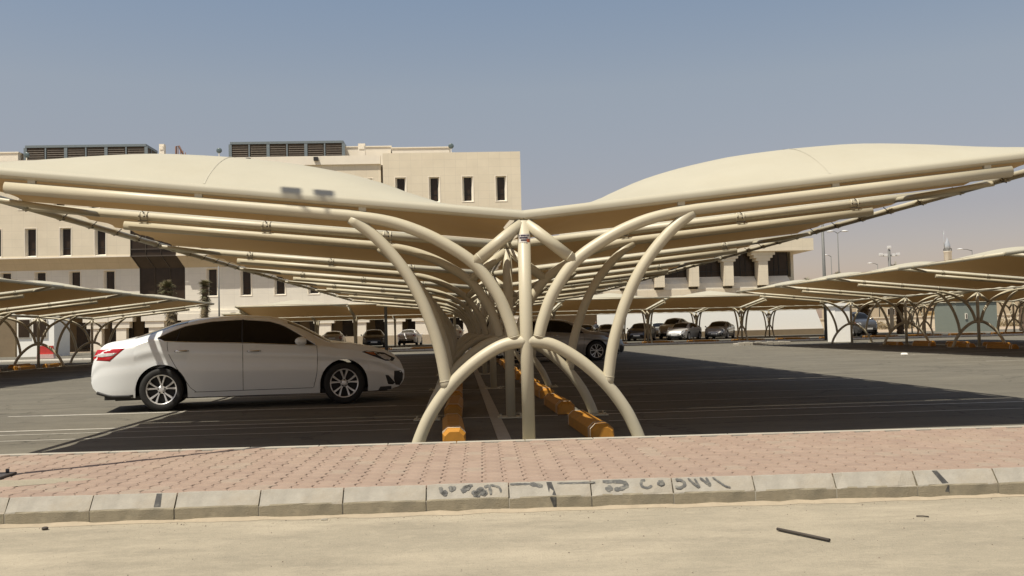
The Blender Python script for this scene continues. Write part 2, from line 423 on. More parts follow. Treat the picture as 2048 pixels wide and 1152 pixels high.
def half(hv_):
    out = []
    src = [(0, 1), (.16, 1), (.34, -1), (.42, -1), (.46, -1), (.5, -1)]
    ring = [(AMP * w_, t * PY) for t, w_ in src] + [(AMP * w_ + PX, t * PY) for t, w_ in reversed(src)]
    cx, cy = PX / 2, PY / 4
    for lay, (d, z) in enumerate(((.0028, PZ - .026), (.0028, PZ - .0054), (.0088, PZ))):
        out += [(cx + (x - cx) * (1 - d / (PX / 2)), cy + (y - cy) * (1 - d / (PY / 4)), z) for x, y in ring]
    return out
hmesh = [MB().add(half(hv), hf).mesh('paver', m_) for m_ in PAVM]
for ci in range(-76, 96):
    if ci % 2:
        x_ = ci * PX; k = RND.randrange(3)
        link('half_paver', hmesh[k], pav, (x_, Y0P, RND.uniform(-.001, .001)))
vis = [c for c in cells if -3.0 < c[0] < 3.9]
vis.sort(key=lambda c: c[1]); single = set(vis[:298])
rest = [MB() for _ in PAVM]
for c in cells:
    q = RND.random(); k = 0 if q < .4 else 1 if q < .68 else 2 if q < .93 else 3
    dz = RND.uniform(-0.0015, 0.0015)
    if c in single: link('paver', pmesh[c[2]][k], pav, (c[0], c[1], dz))
    else:
        vs, fs = pgeo[c[2]]; tx = RND.uniform(-.008, .008); ty = RND.uniform(-.01, .01)
        rest[k].add([(x + c[0], y + c[1], z + dz + (x * tx + y * ty if z > .15 else 0)) for x, y, z in vs], fs)
for k, r_ in enumerate(rest): r_.build('paver_field', PAVM[k], pav, kind='stuff')
b = MB(); b.box(-11, 14, 0.088, Y1P + 0.03, -0.03, PZ - .018); b.build('sand_bedding', mat('joint_sand', (0.16, 0.115, 0.08), rough=1, var=0.3, scale=20), pav)
b = MB()
for i in range(40): b.box(-10.3 + i * 0.6 + .003, -9.7 + i * 0.6 - .003, Y1P + 0.002, Y1P + 0.07, -0.04, PZ + .002, bev=0.004)
b.build('edging_strip', CONC_P, pav)
# sand drifted over the pavers beside the lamp base
b = MB(); vs = [(-3.15, 0.72, PZ + .007)]
for k in range(20):
    a = 2 * PI * k / 20; rr = 1 + 0.2 * math.sin(3 * a) + .1 * math.sin(7 * a); vs.append((-3.15 + .50 * rr * math.cos(a), 0.72 + 0.17 * rr * math.sin(a), PZ + .0006))
b.add(vs, [(0, i, i % 20 + 1) for i in range(1, 21)], True); b.build('sand_drift', ROADM, pav, kind='stuff')

# lot lines
b = MB()
def hl(x0, x1, y, w=0.085, sl=0.0): b.add([(x0, y - w / 2, .004), (x1, y - w / 2 + sl, .004), (x1, y + w / 2 + sl, .004), (x0, y + w / 2, .004)], [(0, 1, 2, 3)])
X0 = 0.648
for xc in (X0, 20.85, -19.0):
    for k in range(7):
        y = 12.80 + k * 6.2
        hl(xc - 6.9, xc - 1.15, y); hl(xc + 1.15, xc + 7.3, y); hl(xc - .62, xc + .62, y)
        if k < 7: hl(xc - 6.3, xc - 1.2, y - 0.52, .045); hl(xc + 1.15, xc + 6.6, y + 0.45, .035)
        hl(xc + 1.15, xc + 6.9, y + 1.9, .035); hl(xc - 7, xc - 1.15, y + 2.45, .055)
        hl(xc + 1.15, xc + 6.5, y + 3.4, .035)
hl(X0 + 1.15, 7.0, 11.85, .05); hl(-7.5, -.6, 11.55, .045); hl(-6.9, -1.0, 15.33, .07)
hl(-4.15, 12, kline(-4.15, 2.4) + 1.3, .05, -0.38)
b.build('parking_line', WHITE, kind='structure')
b = MB(); b.box(X0 - 0.27, X0 - 0.13, 9.3, 51, 0.0, 0.006); b.build('centre_strip', CONC_P, kind='structure')

# ------------------------------------------------------------------ canopies
SL = 0.1008
def zr(dx): return 2.240 + SL * abs(dx)
EAVE = 6.126
def tri(pts, sub=5): return spline([(x, 0, z) for x, z in pts], sub)
MESH = {}
def both(fn):
    return {1: fn(1), -1: fn(-1)}
def frame_meshes():
    c = MB().tube([(0, 0, 0.015), (0, 0, 1.0), (0, 0, 2.19)], 0.062, 18); MESH['column'] = c.mesh('column', TUBE)
    pl = MB(); pl.box(-.17, .17, -.13, .13, 0.002, .02, bev=.003)
    for sx_ in (-1, 1):
        for sy in (-1, 1): pl.tube([(.13 * sx_, .09 * sy, .02), (.13 * sx_, .09 * sy, .045)], .012, 6)
    MESH['plate'] = pl.mesh('base_plate', TUBE)
    arch = [(0, 1.025), (.20, 1.0), (.38, .915), (.58, .77), (.78, .57), (.94, .345), (1.03, .16), (1.085, 0.015)]
    def f(s): return MB().tube(tri([(s * x, z) for x, z in arch]), 0.060, 16).mesh('lower_arch', TUBE)
    MESH['arch'] = both(f)
    arm = [(.115, 1.05), (.17, 1.24), (.275, 1.49), (.49, 1.785), (.80, 2.0), (1.08, 2.135), (1.36, 2.222), (1.70, zr(1.7) - .135)]
    def f(s):
        p = tri([(s * x, z) for x, z in arm]) + [Vector((s * x, 0, zr(x) - .135)) for x in (2.2, 3.4, 4.893)]
        mb = MB().tube(p, 0.058, 18); mb.tube([p[0] + (p[1] - p[0]) * .4, p[0] + (p[1] - p[0]) * .62], .0605, 16)
        return mb.mesh('arm', TUBE)
    MESH['arm'] = both(f)
    st = [(.775, .58), (.825, .90), (.895, 1.16), (1.01, 1.46), (1.17, 1.75), (1.42, 2.05), (1.66, 2.245)]
    MESH['strut'] = both(lambda s: MB().tube(tri([(s * x, z) for x, z in st]), 0.056, 16).tube([(s * .788, 0, .658), (s * .7895, 0, .667)], .0583, 16).mesh('curved_strut', TUBE))
    MESH['brace'] = both(lambda s: MB().tube([(s * .02, 0, 2.17), (s * .49, 0, 1.79)], 0.058, 16).tube([(s * .438, 0, 1.832), (s * .430, 0, 1.838)], .0603, 16).mesh('brace', TUBE))
    MESH['rafter'] = both(lambda s: MB().tube([(s * .0, 0, zr(0)), (s * 3, 0, zr(3)), (s * EAVE, 0, zr(EAVE))], 0.052, 16).mesh('rafter', TUBE))
    MESH['gusset'] = both(lambda s: MB().tube([(s * 5.2, 0, zr(5.2) - .02), (s * (EAVE - .02), -.85, zr(EAVE) - .03)], 0.035, 10).mesh('corner_brace', TUBE))
    cl = MB()
    for o_ in (-.045, .045): cl.tube([(o_ - .012, 0, 0), (o_ + .012, 0, 0)], .060, 14)
    cl.box(-.05, .05, -.012, .012, -.085, -.045); nl = len(cl.f)
    for q in (-.05, .015, .05): cl.tube([(q, -.068, -.02 + abs(q) * .3), (q + .008, -.05, .0)], .008, 5)
    cl.tube([(.02, -.05, .035), (-.02, -.045, .075)], .006, 5); cl.box(-.06, .06, -.06, -.052, -.066, -.056)
    me = cl.mesh('clamp', TUBE); me.materials.append(BOLT)
    for p in me.polygons[nl:]: p.material_index = 1
    MESH['clamp'] = me
    MESH['bracket'] = MB().box(-.035, .035, -.02, .02, -.085, -.03).mesh('bracket', TUBE)
frame_meshes()
HB = 0.50
BT = [(0, 0), (.2, 0), (.6, .10), (1.1, .265), (1.8, .425), (2.4, .495), (3.1, .505), (3.85, .475), (4.5, .375), (5.2, .215), (5.8, .06), (6.1, 0)]
def bulge(u): return (lerp(BT, u - .22) + 2 * lerp(BT, u) + lerp(BT, u + .22)) / 4
def vshape(v, L):
    s = math.sin(PI * v)
    return (max(0, s)) ** 0.85 if L < 4 else 0.5 * max(0, s) ** .9 + 0.5 * (1 - abs(2 * v - 1)) ** 1.0
def membrane_mesh(s, L, first, nu=44, nv=22):
    G = 0.14 if L < 7 else 0
    ties = max(2, round(L / 1.06)); vs = []; fs = []
    for j in range(nv + 1):
        v = j / nv; sc = abs(math.sin(PI * v * ties)); y = v * (L - G)
        e0 = 0.07 + 0.055 * sc; e1 = EAVE - 0.035 - 0.085 * sc
        if first: e0 *= min(1, v * 5)
        for i in range(nu + 1):
            u = e0 + (e1 - e0) * i / nu
            h = (1.0 if L < 4 else 1.28) * bulge(u) * vshape(v, L)
            wr = 0.020 * math.sin(PI * v) * math.sin(7 * v * L + 3.1 * u) * max(0, 1 - u / 2.2)
            sagv = -0.05 * math.sin(PI * v) * max(0, 1 - abs(u - .7) / .7)
            vs.append((s * u, y, zr(u) + 0.054 + h + wr + sagv))
    W = nu + 1
    for j in range(nv):
        for i in range(nu):
            a = j * W + i; fs.append((a, a + 1, a + 1 + W, a + W) if s > 0 else (a, a + W, a + 1 + W, a + 1))
    if first:
        k0 = len(vs)
        prof = [(-.038, .038), (-.056, .004), (-.05, -.03)]
        for q, (dy, dz) in enumerate(prof):
            for i in range(W):
                x_, _, z_ = vs[i]; vs.append((x_, dy, zr(x_) + dz + 0.004))
        for i in range(nu):
            rows = [0, k0, k0 + W, k0 + 2 * W]
            for r0, r1 in zip(rows, rows[1:]): fs.append((r0 + i, r1 + i, r1 + i + 1, r0 + i + 1) if s > 0 else (r0 + i, r0 + i + 1, r1 + i + 1, r1 + i))
    return MB().add(vs, fs, True).mesh('membrane', FAB)
MEM = {}
def memb(s, L, first):
    k = (s, round(L, 2), first)
    if k not in MEM: MEM[k] = membrane_mesh(s, L, first)
    return MEM[k]

def canopy(name, loc, rz, ys, label, detail=True, first=True):
    root = empty(name, loc, rz, label, 'canopy', 'butterfly shade canopies over the parking bays')
    for k, y in enumerate(ys):
        P = (0, y, 0)
        c = link('column', MESH['column'], root, P); link('base_plate', MESH['plate'], c)
        for s in (-1, 1):
            a = link('lower_arch', MESH['arch'][s], root, P)
            if detail: link('base_plate', MESH['plate'], a, (s * 1.085, 0, 0))
            link('arm', MESH['arm'][s], root, P); link('curved_strut', MESH['strut'][s], root, P); link('brace', MESH['brace'][s], root, P)
            r = link('rafter', MESH['rafter'][s], root, P)
            if k > 0: link('corner_brace', MESH['gusset'][s], root, P)
            for d in (1.55, 3.1, 4.65):
                if k == 0 and first: link('bracket', MESH['bracket'], r, (s * d, 0, zr(d)))
                elif detail: link('clamp', MESH['clamp'], r, (s * d, 0, zr(d)))
    for k in range(len(ys) - 1):
        L = ys[k + 1] - ys[k]
        for s in (-1, 1):
            mo = link('membrane', memb(s, L, first and k == 0), root, (0, ys[k], 0))
            if detail:
                for u0 in (3.05,):
                    kk = ('seam', s, round(L, 2), u0)
                    if kk not in MESH:
                        vs_ = []
                        for j in range(25):
                            v = j / 24; y_ = v * (L - .14)
                            for uu in (u0 - .009, u0 + .009): vs_.append((s * uu, y_, zr(uu) + .0575 + (1.0 if L < 4 else 1.28) * bulge(uu) * vshape(v, L) + 0.012 * math.sin(PI * v) * math.sin(7 * v * L + 3.1 * uu) * max(0, 1 - uu / 2.2)))
                        MESH[kk] = MB().add(vs_, [(2 * j, 2 * j + 1, 2 * j + 3, 2 * j + 2) if s > 0 else (2 * j, 2 * j + 2, 2 * j + 3, 2 * j + 1) for j in range(24)], True).mesh('seam', SEAM)
                    link('seam', MESH[kk], mo)
            key = ('eave', s, round(L, 2))
            if key not in MESH:
                MESH[key] = MB().tube([(s * EAVE, 0.0, zr(EAVE)), (s * EAVE, L, zr(EAVE))], .048, 12).mesh('eave_tube', TUBE)
                if ('tie', s) not in MESH:
                    cm = MB()
                    for o_ in (-.035, .035): cm.tube([(0, o_ - .008, 0), (0, o_ + .008, 0)], .055, 10)
                    nl = len(cm.f); cm.tube([(-s * .12, 0, .05), (-s * .03, 0, -.03)], .007, 5); cm.tube([(-s * .06, .03, -.03), (s * .02, .03, -.055)], .007, 5)
                    me = cm.mesh('tie_clamp', TUBE); me.materials.append(BOLT)
                    for p_ in me.polygons[nl:]: p_.material_index = 1
                    MESH[('tie', s)] = me
                vt = MB().tube([(s * .03, 0, zr(0) + .03), (s * .03, L, zr(0) + .03)], .02, 8); MESH[key + ('v',)] = vt.mesh('valley_cable', TUBE)
            e_ = link('eave_tube', MESH[key], root, (0, ys[k], 0))
            if detail:
                n = max(2, round(L / 1.06))
                for q in range(n): link('tie_clamp', MESH[('tie', s)], e_, (s * EAVE, L * q / n, zr(EAVE)))
            link('valley_cable', MESH[key + ('v',)], root, (0, ys[k], 0))
    return root
S = 6.364
YS = [0, 3.283] + [3.283 + S * k for k in range(1, 7)]
Y1 = 9.397
main = canopy('shade_canopy', (X0, Y1, 0), 0, YS, 'large cream butterfly shade canopy nearest the pavement with its front arches in full view')
# maker's sticker on the front column
b = MB()
for k in range(7):
    a0, a1 = math.radians(215 + k * 18), math.radians(215 + (k + 1) * 18); r_ = .0635
    b.add([(r_ * math.cos(a0), r_ * math.sin(a0), 1.975), (r_ * math.cos(a1), r_ * math.sin(a1), 1.975), (r_ * math.cos(a1), r_ * math.sin(a1), 2.06), (r_ * math.cos(a0), r_ * math.sin(a0), 2.06)], [(0, 1, 2, 3)], True)
st = b.build('sticker', mat('sticker_white', (0.72, 0.68, 0.6), rough=.4), main)
for (a0, a1, z0, z1, mm) in ((222, 318, 2.035, 2.05, 'd'), (222, 300, 2.012, 2.03, 'd'), (238, 292, 1.99, 2.006, 'd'), (290, 325, 1.978, 2.01, 'r')):
    b = MB(); r_ = .0645
    for k in range(4):
        p, q = math.radians(a0 + (a1 - a0) * k / 4), math.radians(a0 + (a1 - a0) * (k + 1) / 4)
        b.add([(r_ * math.cos(p), r_ * math.sin(p), z0), (r_ * math.cos(q), r_ * math.sin(q), z0), (r_ * math.cos(q), r_ * math.sin(q), z1), (r_ * math.cos(p), r_ * math.sin(p), z1)], [(0, 1, 2, 3)])
    b.build('print_mark', mat('sticker_ink', (0.05, .04, .06), rough=.5) if mm == 'd' else mat('sticker_red', (.5, .12, .04), rough=.5), st)
canopy('shade_canopy', (20.86, Y1, 0), 0, YS, 'cream shade canopy beside the open lane at the right, its corner against the sky')
canopy('shade_canopy', (-18.7, Y1, 0), 0, YS, 'cream shade canopy beyond the white sedan, its eave ending near two palms')
canopy('shade_canopy', (41.0, Y1, 0), 0, YS[2:], 'distant cream shade canopy seen behind the arches of the right hand row', detail=False, first=False)
canopy('shade_canopy', (-38.6, Y1, 0), 0, YS[3:], 'farthest cream shade canopy seen behind the arches of the left hand row', detail=False, first=False)
FR = -PI / 2 + 0.035
canopy('shade_canopy', (-18.0, 80.6, 0), FR, [S * k for k in range(10)], 'rear crosswise cream canopy shading the parked cars before the long white wall', detail=False, first=False)
canopy('shade_canopy', (-13.0, 62.9, 0), FR, [S * k for k in range(10)], 'cream shade canopy running crosswise in front of the office building', first=False)

# ------------------------------------------------------------------ wheel stops
def stop_proto(x, y, label, group, rz=0.0):
    L2, W, H = 0.90, 0.116, 0.168
    prof = [(-W, 0.005), (-W, .115), (-W + .055, H), (W - .055, H), (W, .115), (W, 0.005)]
    def sec(yy, k): return [(px * (1 if pz < .01 else k), yy, .005 + (pz - .005) * k) for px, pz in prof]
    rows = [sec(-L2, .80), sec(-L2 + .06, 1.0), sec(L2 - .06, 1.0), sec(L2, .80)]
    n = len(prof); vs = sum(rows, []); fs = []
    for i in range(3):
        for j in range(n - 1): a = i * n + j; fs.append((a, a + 1, a + 1 + n, a + n)[::-1])
    fs.append(tuple(range(n))); fs.append(tuple(3 * n + j for j in range(n))[::-1])
    root = empty('wheel_stop', (x, y, 0), rz, label, 'wheel stop', group)
    MB().add(vs, fs).build('body', STOPM, root)
    for yy in (-L2 + .075, -L2 + .20, L2 - .09):
        vv = [(px * 1.02, yy + d, pz * 1.02 + .001) for d in (0, .03) for px, pz in prof]
        MB().add(vv, [(j, j + 1, j + 1 + n, j + n)[::-1] for j in range(n - 1)]).build('white_band', STOPW, root)
    return root
proto = None
def stop(x, y, label, group, rz=0.0):
    global proto
    if proto is None: proto = stop_proto(x, y, label, group, rz); return proto
    return copy_tree(proto, (x, y, 0), rz, label, group)
for nm, xc, n in (('the main canopy', X0, 13), ('the right hand canopy', 20.86, 12), ('the far left canopy', -18.7, 12)):
    for sgn, side in ((-1, 'west'), (1, 'east')):
        for k in range(n):
            y = 10.72 + k * 3.06
            if sgn > 0: y -= .02
            first = 'nearest the pavement' if k == 0 else '%s from the pavement' % ORD[k]
            line = ('left' if sgn < 0 else 'right')
            stop(xc + sgn * .755 + RND.uniform(-.03, .03), y + RND.uniform(-.05, .05), 'yellow wheel stop %s in the %s line under %s' % (first, line, nm), 'wheel stops under the canopies', RND.uniform(-.03, .03))
for k in range(18):
    for q, sgn in enumerate((-1, 1)):
        d = 1.6 + k * 3.06; px = -13.0 + d * math.cos(.035) + 0; py = 62.9 + d * math.sin(.035) + sgn * .755
        stop(px, py, 'yellow wheel stop %s from the left in the %s line under the crosswise canopy' % (ORD[k], ('near', 'rear')[q]), 'wheel stops under the canopies', PI / 2 + .035)

# ------------------------------------------------------------------ cars
TOP = [(-1.06, .60), (-1.05, .74), (-1.02, .86), (-.96, .96), (-.89, 1.035), (-.83, 1.075), (-.62, 1.12), (-.40, 1.166), (-.095, 1.275), (.16, 1.365), (.49, 1.43), (.88, 1.458), (1.26, 1.462), (1.64, 1.441),
       (1.875, 1.399), (2.156, 1.287), (2.41, 1.15), (2.64, 1.02), (2.92, .985), (3.307, .915), (3.563, .842), (3.69, .775), (3.767, .69), (3.82, .59), (3.85, .50)]
GB = [(-1.06, 1.0), (-.056, 1.115), (.05, 1.07), (.30, 1.052), (1.21, 1.015), (2.0, .965), (2.386, .945), (2.9, .90), (3.4, .80), (3.85, .5)]   # belt line
GT = [(-.056, 1.125), (.10, 1.205), (.366, 1.305), (.75, 1.365), (1.21, 1.385), (1.64, 1.350), (1.85, 1.29), (2.03, 1.19), (2.25, 1.045), (2.386, .95)]
ZB = [(-1.06, .47), (-1.03, .38), (-.96, .31), (-.8, .25), (-.4, .22), (.4, .20), (2.4, .19), (3.3, .19), (3.6, .20), (3.75, .24), (3.82, .31), (3.85, .38)]
R_A, WZ, WB = 0.385, 0.33, 2.82
def halfw(x):
    w = .9175
    if x < -.3: w *= 1 - .30 * ((-.3 - x) / .8) ** 2.6
    if x > 2.8: w *= 1 - .40 * ((x - 2.8) / 1.05) ** 2.5
    return w
def smooth_lerp(tab, x, h=.05): return (lerp(tab, x - h) + 2 * lerp(tab, x) + lerp(tab, x + h)) / 4
def ring(x, P):
    zt = smooth_lerp(P['TOP'], x) if -1.0 < x < 3.75 else lerp(P['TOP'], x)
    zb = lerp(ZB, x); ar = 0
    for xc in (0, WB):
        if abs(x - xc) < R_A: zb = max(zb, WZ + math.sqrt(R_A ** 2 - (x - xc) ** 2)); ar = 1
    w = halfw(x); zs = smooth_lerp(P['GB'], x); zs = min(zs, lerp(ZB, x) + .86 * (zt - lerp(ZB, x)))
    cab = min(1, max(0, (x + .75) / .6)) * min(1, max(0, (2.95 - x) / .5))
    crown = .018 + .045 * cab
    ze = max(zt - crown, zs + .004)
    we = w * (.86 - .0 * cab); we = we * (1 - cab) + .565 * cab
    t_ = min(1, max(0, (ze - zs) / .10)); we = (w * .90) * (1 - t_) + we * t_ if cab < 1 else we
    gt = zs + .003
    if -.056 <= x <= 2.386: gt = max(zs + .003, min(smooth_lerp(P['GT'], x, .02), ze - .012))
    pts = []
    NA = 12
    for i in range(NA + 1):
        t = i / NA; z = zb + (zs - zb) * t
        h = (z - .19) / max(.01, (zs - .19)); h = max(0, min(1, h))
        k = 1 - .055 * (1 - h) ** 2.2 - .045 * max(0, h - .55) ** 1.5 / .30 + .012 * math.exp(-((h - .80) / .06) ** 2) - .012 * math.exp(-((h - .66) / .10) ** 2)
        if h < .16: k -= .012 * (1 - h / .16)
        for xc in (0, WB):
            rr = math.hypot(x - xc, z - WZ)
            if rr < R_A + .07: k += .001 * (1 - (rr - R_A) / .07)
        pts.append((w * k, z))
    wz, zz = pts[-1]
    for i in (1, 2):
        t = i / 2; z = zs + (gt - zs) * t; f = (z - zs) / max(.01, ze - zs)
        pts.append((wz * .985 + (we - wz * .985) * f + .02 * math.sin(PI * f) * cab, z))
    for i in (1, 2):
        t = i / 2; z = gt + (ze - gt) * t; f = (z - zs) / max(.01, ze - zs)
        pts.append((wz * .985 + (we - wz * .985) * f + .02 * math.sin(PI * f) * cab, z))
    for i in range(1, 8):
        t = i / 7; pts.append((we * (1 - t), ze + (zt - ze) * math.sin(PI / 2 * t) ** .9))
    return pts
NA_, NR = 12, 12 + 1 + 4 + 7
PAINTW = mat('pearl_white_paint', (0.75, 0.765, 0.74), rough=0.30, var=0.01, scale=1, coat=0.8, spec=0.5)
RUB = mat('tyre_rubber', (0.018, 0.017, 0.015), rough=0.8, var=0.2, scale=10)
ALLOY = mat("alloy_wheel", (0.74, 0.73, 0.70), rough=0.35, metal=0.6, var=0.03)
DARKP = mat('black_plastic', (0.015, 0.014, 0.012), rough=0.6)
REDL = mat('red_lamp_lens', (0.42, 0.008, 0.012), rough=0.12, var=0.15, scale=12, coat=.6)
CLEARL = mat('clear_lamp_lens', (0.55, 0.53, 0.5), rough=0.15, var=0.25, scale=14, coat=.6)
AMBL = mat('amber_lamp_lens', (0.35, 0.10, 0.02), rough=0.2, coat=.5)
CHROME = mat('chrome_trim', (0.7, 0.69, 0.66), rough=0.15, metal=1.0, var=0.02)
PLATE = mat('number_plate', (0.6, 0.6, 0.58), rough=0.5, var=0.2, scale=30)

def make_car(name, P, label, loc, rz, group, hd=True):
    root = empty(name, loc, rz, label, 'car', group)
    xs = set(); st = .05 if hd else .09
    k = -1.06
    while k < 3.851: xs.add(round(k, 3)); k += st
    for xc in (0, WB):
        for i in range(0, 19 if hd else 11):
            a = PI * i / (18 if hd else 10); xs.add(round(xc + (R_A - .0005) * math.cos(a), 4))
        xs.add(round(xc - R_A - .003, 4)); xs.add(round(xc + R_A + .003, 4))
    for q in (-1.055, -1.045, -1.03, -.98, -.94, 3.7, 3.73, 3.77, 3.79, 3.81, 3.83, 3.845, 3.85, -.056, 2.386): xs.add(q)
    xs = sorted(xs); R = [ring(x, P) for x in xs]
    vs = []
    for x, r in zip(xs, R):
        for (w, z) in r: vs.append((x, -w, z))
        for (w, z) in reversed(r[:-1]): vs.append((x, w, z))
    W = 2 * NR - 1
    faces = []; n = len(xs)
    for i in range(n - 1):
        for j in range(W - 1):
            faces.append(((i * W + j, (i + 1) * W + j, (i + 1) * W + j + 1, i * W + j + 1), i, j))
    full = bpy.data.meshes.new('tmp'); full.from_pydata(vs, [], [f[0] for f in faces] + [tuple(range(W))[::-1], tuple((n - 1) * W + j for j in range(W))])
    full.polygons.foreach_set('use_smooth', [True] * len(full.polygons)); full.update()
    vn = [v.normal.copy() for v in full.vertices]
    def side_y(x, z):
        for a in range(n - 1):
            if xs[a] <= x <= xs[a + 1]: break
        t = (x - xs[a]) / max(1e-6, xs[a + 1] - xs[a])
        def wy(r):
            r = r[:NA_ + 5]
            for (w0, z0), (w1, z1) in zip(r, r[1:]):
                if z0 <= z <= z1: return w0 + (w1 - w0) * (z - z0) / max(1e-6, z1 - z0)
            return r[0][0] if z < r[0][1] else r[-1][0]
        return wy(R[a]) * (1 - t) + wy(R[a + 1]) * t
    # doors: rear door back edge is curved round the arch
    RDE = [(.20, .62), (.277, .52), (.33, .44), (.47, .35), (.70, .20), (.85, .12), (.97, .09), (1.2, .09)]
    def fde(z): return lerp([(.19, 2.30), (.277, 2.33), (.5, 2.385), (.75, 2.40), (.95, 2.39)], z)
    def cls(i, j):
        x = (xs[i] + xs[i + 1]) / 2; jj = j if j < NR - 1 else W - 2 - j; side = 'r' if j < NR - 1 else 'l'
        z = (R[i][min(jj, NR - 1)][1] + R[i][min(jj + 1, NR - 1)][1]) / 2
        if jj in (12, 13) and -.056 <= x <= 2.386: return ('glass', side)
        if jj >= 16 and 1.93 < x < 2.62: return ('windshield', '')
        if jj >= 16 and -.42 < x < .38: return ('rear_window', '')
        if jj < 12 and z > .277:
            if 1.23 < x < fde(z): return ('front_door', side)
            if lerp(RDE, z) < x <= 1.23: return ('rear_door', side)
        return ('body', '')
    groups = {}
    for f, i, j in faces: groups.setdefault(cls(i, j), []).append(f)
    groups[('body', '')] += [tuple(range(W))[::-1], tuple((n - 1) * W + j for j in range(W))]
    objs = {}
    for (nm, side), fl in groups.items():
        idx = {}; 
        for f in fl:
            for v in f: idx.setdefault(v, len(idx))
        me = bpy.data.meshes.new(nm); me.from_pydata([vs[v] for v in idx], [], [tuple(idx[v] for v in f) for f in fl])
        me.polygons.foreach_set('use_smooth', [True] * len(me.polygons)); me.update()
        me.normals_split_custom_set_from_vertices([tuple(vn[v]) for v in idx])
        gl = nm in ('glass', 'windshield', 'rear_window'); me.materials.append(GLASSD if gl else PAINTW)
        objs[(nm, side)] = link({'glass': 'side_window', 'front_door': 'door', 'rear_door': 'door'}.get(nm, nm), me, root)
    bpy.data.meshes.remove(full)
    # seams, trim
    def strip(pts, w, mt_, nm, parent, off=.002, side=-1, r=None):
        for s in (-1, 1):
            mb = MB(); mb.tube([(x, s * (side_y(x, z) + off), z) for x, z in pts], r or w / 2, 6); mb.build(nm, mt_, parent)
    seams = [[(1.23, .28 + .74 * k / 10) for k in range(11)], [(fde(z), z) for z in [.28 + .66 * k / 10 for k in range(11)]],
             [(lerp(RDE, z), z) for z in [.28 + .78 * k / 12 for k in range(13)]], [(.49 + 1.83 * k / 14, .277) for k in range(15)]]
    for s in (-1, 1):
        mb = MB()
        for pts in seams: mb.tube([(x, s * (side_y(x, z) - .001), z) for x, z in pts], .0045, 5)
        mb.build('door_seam', DARKP, root)
        if hd:
            mb = MB()
            lower = [(x, lerp(P['GB'], x) + .0) for x in [-.05 + 2.43 * k / 24 for k in range(25)]]
            upper = [(x, lerp(P['GT'], x)) for x in [2.38 - 2.43 * k / 30 for k in range(31)]]
            mb.tube([(x, s * (side_y(x, z) + .001), z) for x, z in lower + upper], .008, 6); mb.build('window_trim', CHROME if P.get('chrome', 1) else DARKP, root)
            mb = MB(); mb.tube([(1.23, s * (side_y(1.23, z) + .002), z) for z in [1.02 + .36 * k / 6 for k in range(7)]], .016, 6)
            mb.tube([(.22 + .06 * k / 4, s * (side_y(.22, 1.07 + .2 * k / 4) + .0015), 1.07 + .2 * k / 4) for k in range(5)], .006, 6)
            mb.build('door_pillar', DARKP, root)
        for hx, hz in ((.30, .915), (1.40, .885)):
            mb = MB(); y = side_y(hx, hz)
            mb.tube([(hx - .10, s * (y + .004), hz - .004), (hx - .07, s * (y + .03), hz), (hx + .07, s * (y + .032), hz), (hx + .11, s * (y + .004), hz)], [.010, .015, .015, .010], 8)
            mb.build('door_handle', CHROME, objs[('rear_door' if hx < 1 else 'front_door', 'r' if s < 0 else 'l')])
        # mirror
        mb = MB(); y = side_y(2.15, .98)
        prof = [(0, -.10), (.035, -.095), (.06, -.06), (.068, 0), (.062, .05), (.04, .09), (0, .10)]
        vs2 = []; nn = 12
        for r_, h in prof:
            for k in range(nn):
                a = 2 * PI * k / nn; vs2.append((2.13 + h * .9 + 0.0 + r_ * .25, s * (y + .12 + r_ * math.cos(a) * .8 + .05), 1.02 + r_ * math.sin(a)))
        mb.add(vs2, [(i * nn + k, i * nn + (k + 1) % nn, (i + 1) * nn + (k + 1) % nn, (i + 1) * nn + k) for i in range(len(prof) - 1) for k in range(nn)], True)
        mb.tube([(2.17, s * (y - .02), .975), (2.15, s * (y + .13), .985)], .018, 6); mb.build('wing_mirror', PAINTW, root)
        # lamps
        def patch(poly, mt_, nm, off=.004, par=root):
            mb = MB(); c = (sum(p[0] for p in poly) / len(poly), sum(p[1] for p in poly) / len(poly)); ringp = []
            pl = []
            for (x0, z0), (x1, z1) in zip(poly, poly[1:] + poly[:1]):
                for k in range(5): pl.append((x0 + (x1 - x0) * k / 5, z0 + (z1 - z0) * k / 5))
            lv = []
            for t in (1.0, .93, .6, .3):
                lv.append([(c[0] + (x - c[0]) * t, c[1] + (z - c[1]) * t) for x, z in pl])
            vv = []; m2 = len(pl)
            for li, l in enumerate(lv):
                for x, z in l: vv.append((x, s * (side_y(x, z) + (off if li else -.004)), z))
            vv.append((c[0], s * (side_y(*c) + off * 1.2), c[1]))
            ff = [(l * m2 + k, l * m2 + (k + 1) % m2, (l + 1) * m2 + (k + 1) % m2, (l + 1) * m2 + k) for l in range(3) for k in range(m2)]
            ff += [(3 * m2 + k, 3 * m2 + (k + 1) % m2, 4 * m2) for k in range(m2)]
            if s > 0: ff = [f[::-1] for f in ff]
            mb.add(vv, ff, True); return mb.build(nm, mt_, par)
        tl = patch([(-1.035, .845), (-.97, .965), (-.52, .985), (-.62, .90), (-.755, .785), (-1.03, .80)], REDL, 'tail_light')
        patch([(-1.03, .865), (-.96, .905), (-.64, .915), (-.70, .868), (-.9, .85)], CLEARL, 'lamp_band', .008, tl)
        hl_ = patch([(3.10, .825), (3.18, .845), (3.50, .80), (3.70, .70), (3.66, .655), (3.52, .66), (3.3, .745)], DARKP, 'headlight', .003)
        patch([(3.36, .775), (3.50, .775), (3.62, .705), (3.60, .675), (3.50, .685)], CLEARL, 'lamp_lens', .008, hl_)
        patch([(3.15, .822), (3.32, .812), (3.36, .76), (3.30, .765)], AMBL, 'side_marker', .007, hl_)
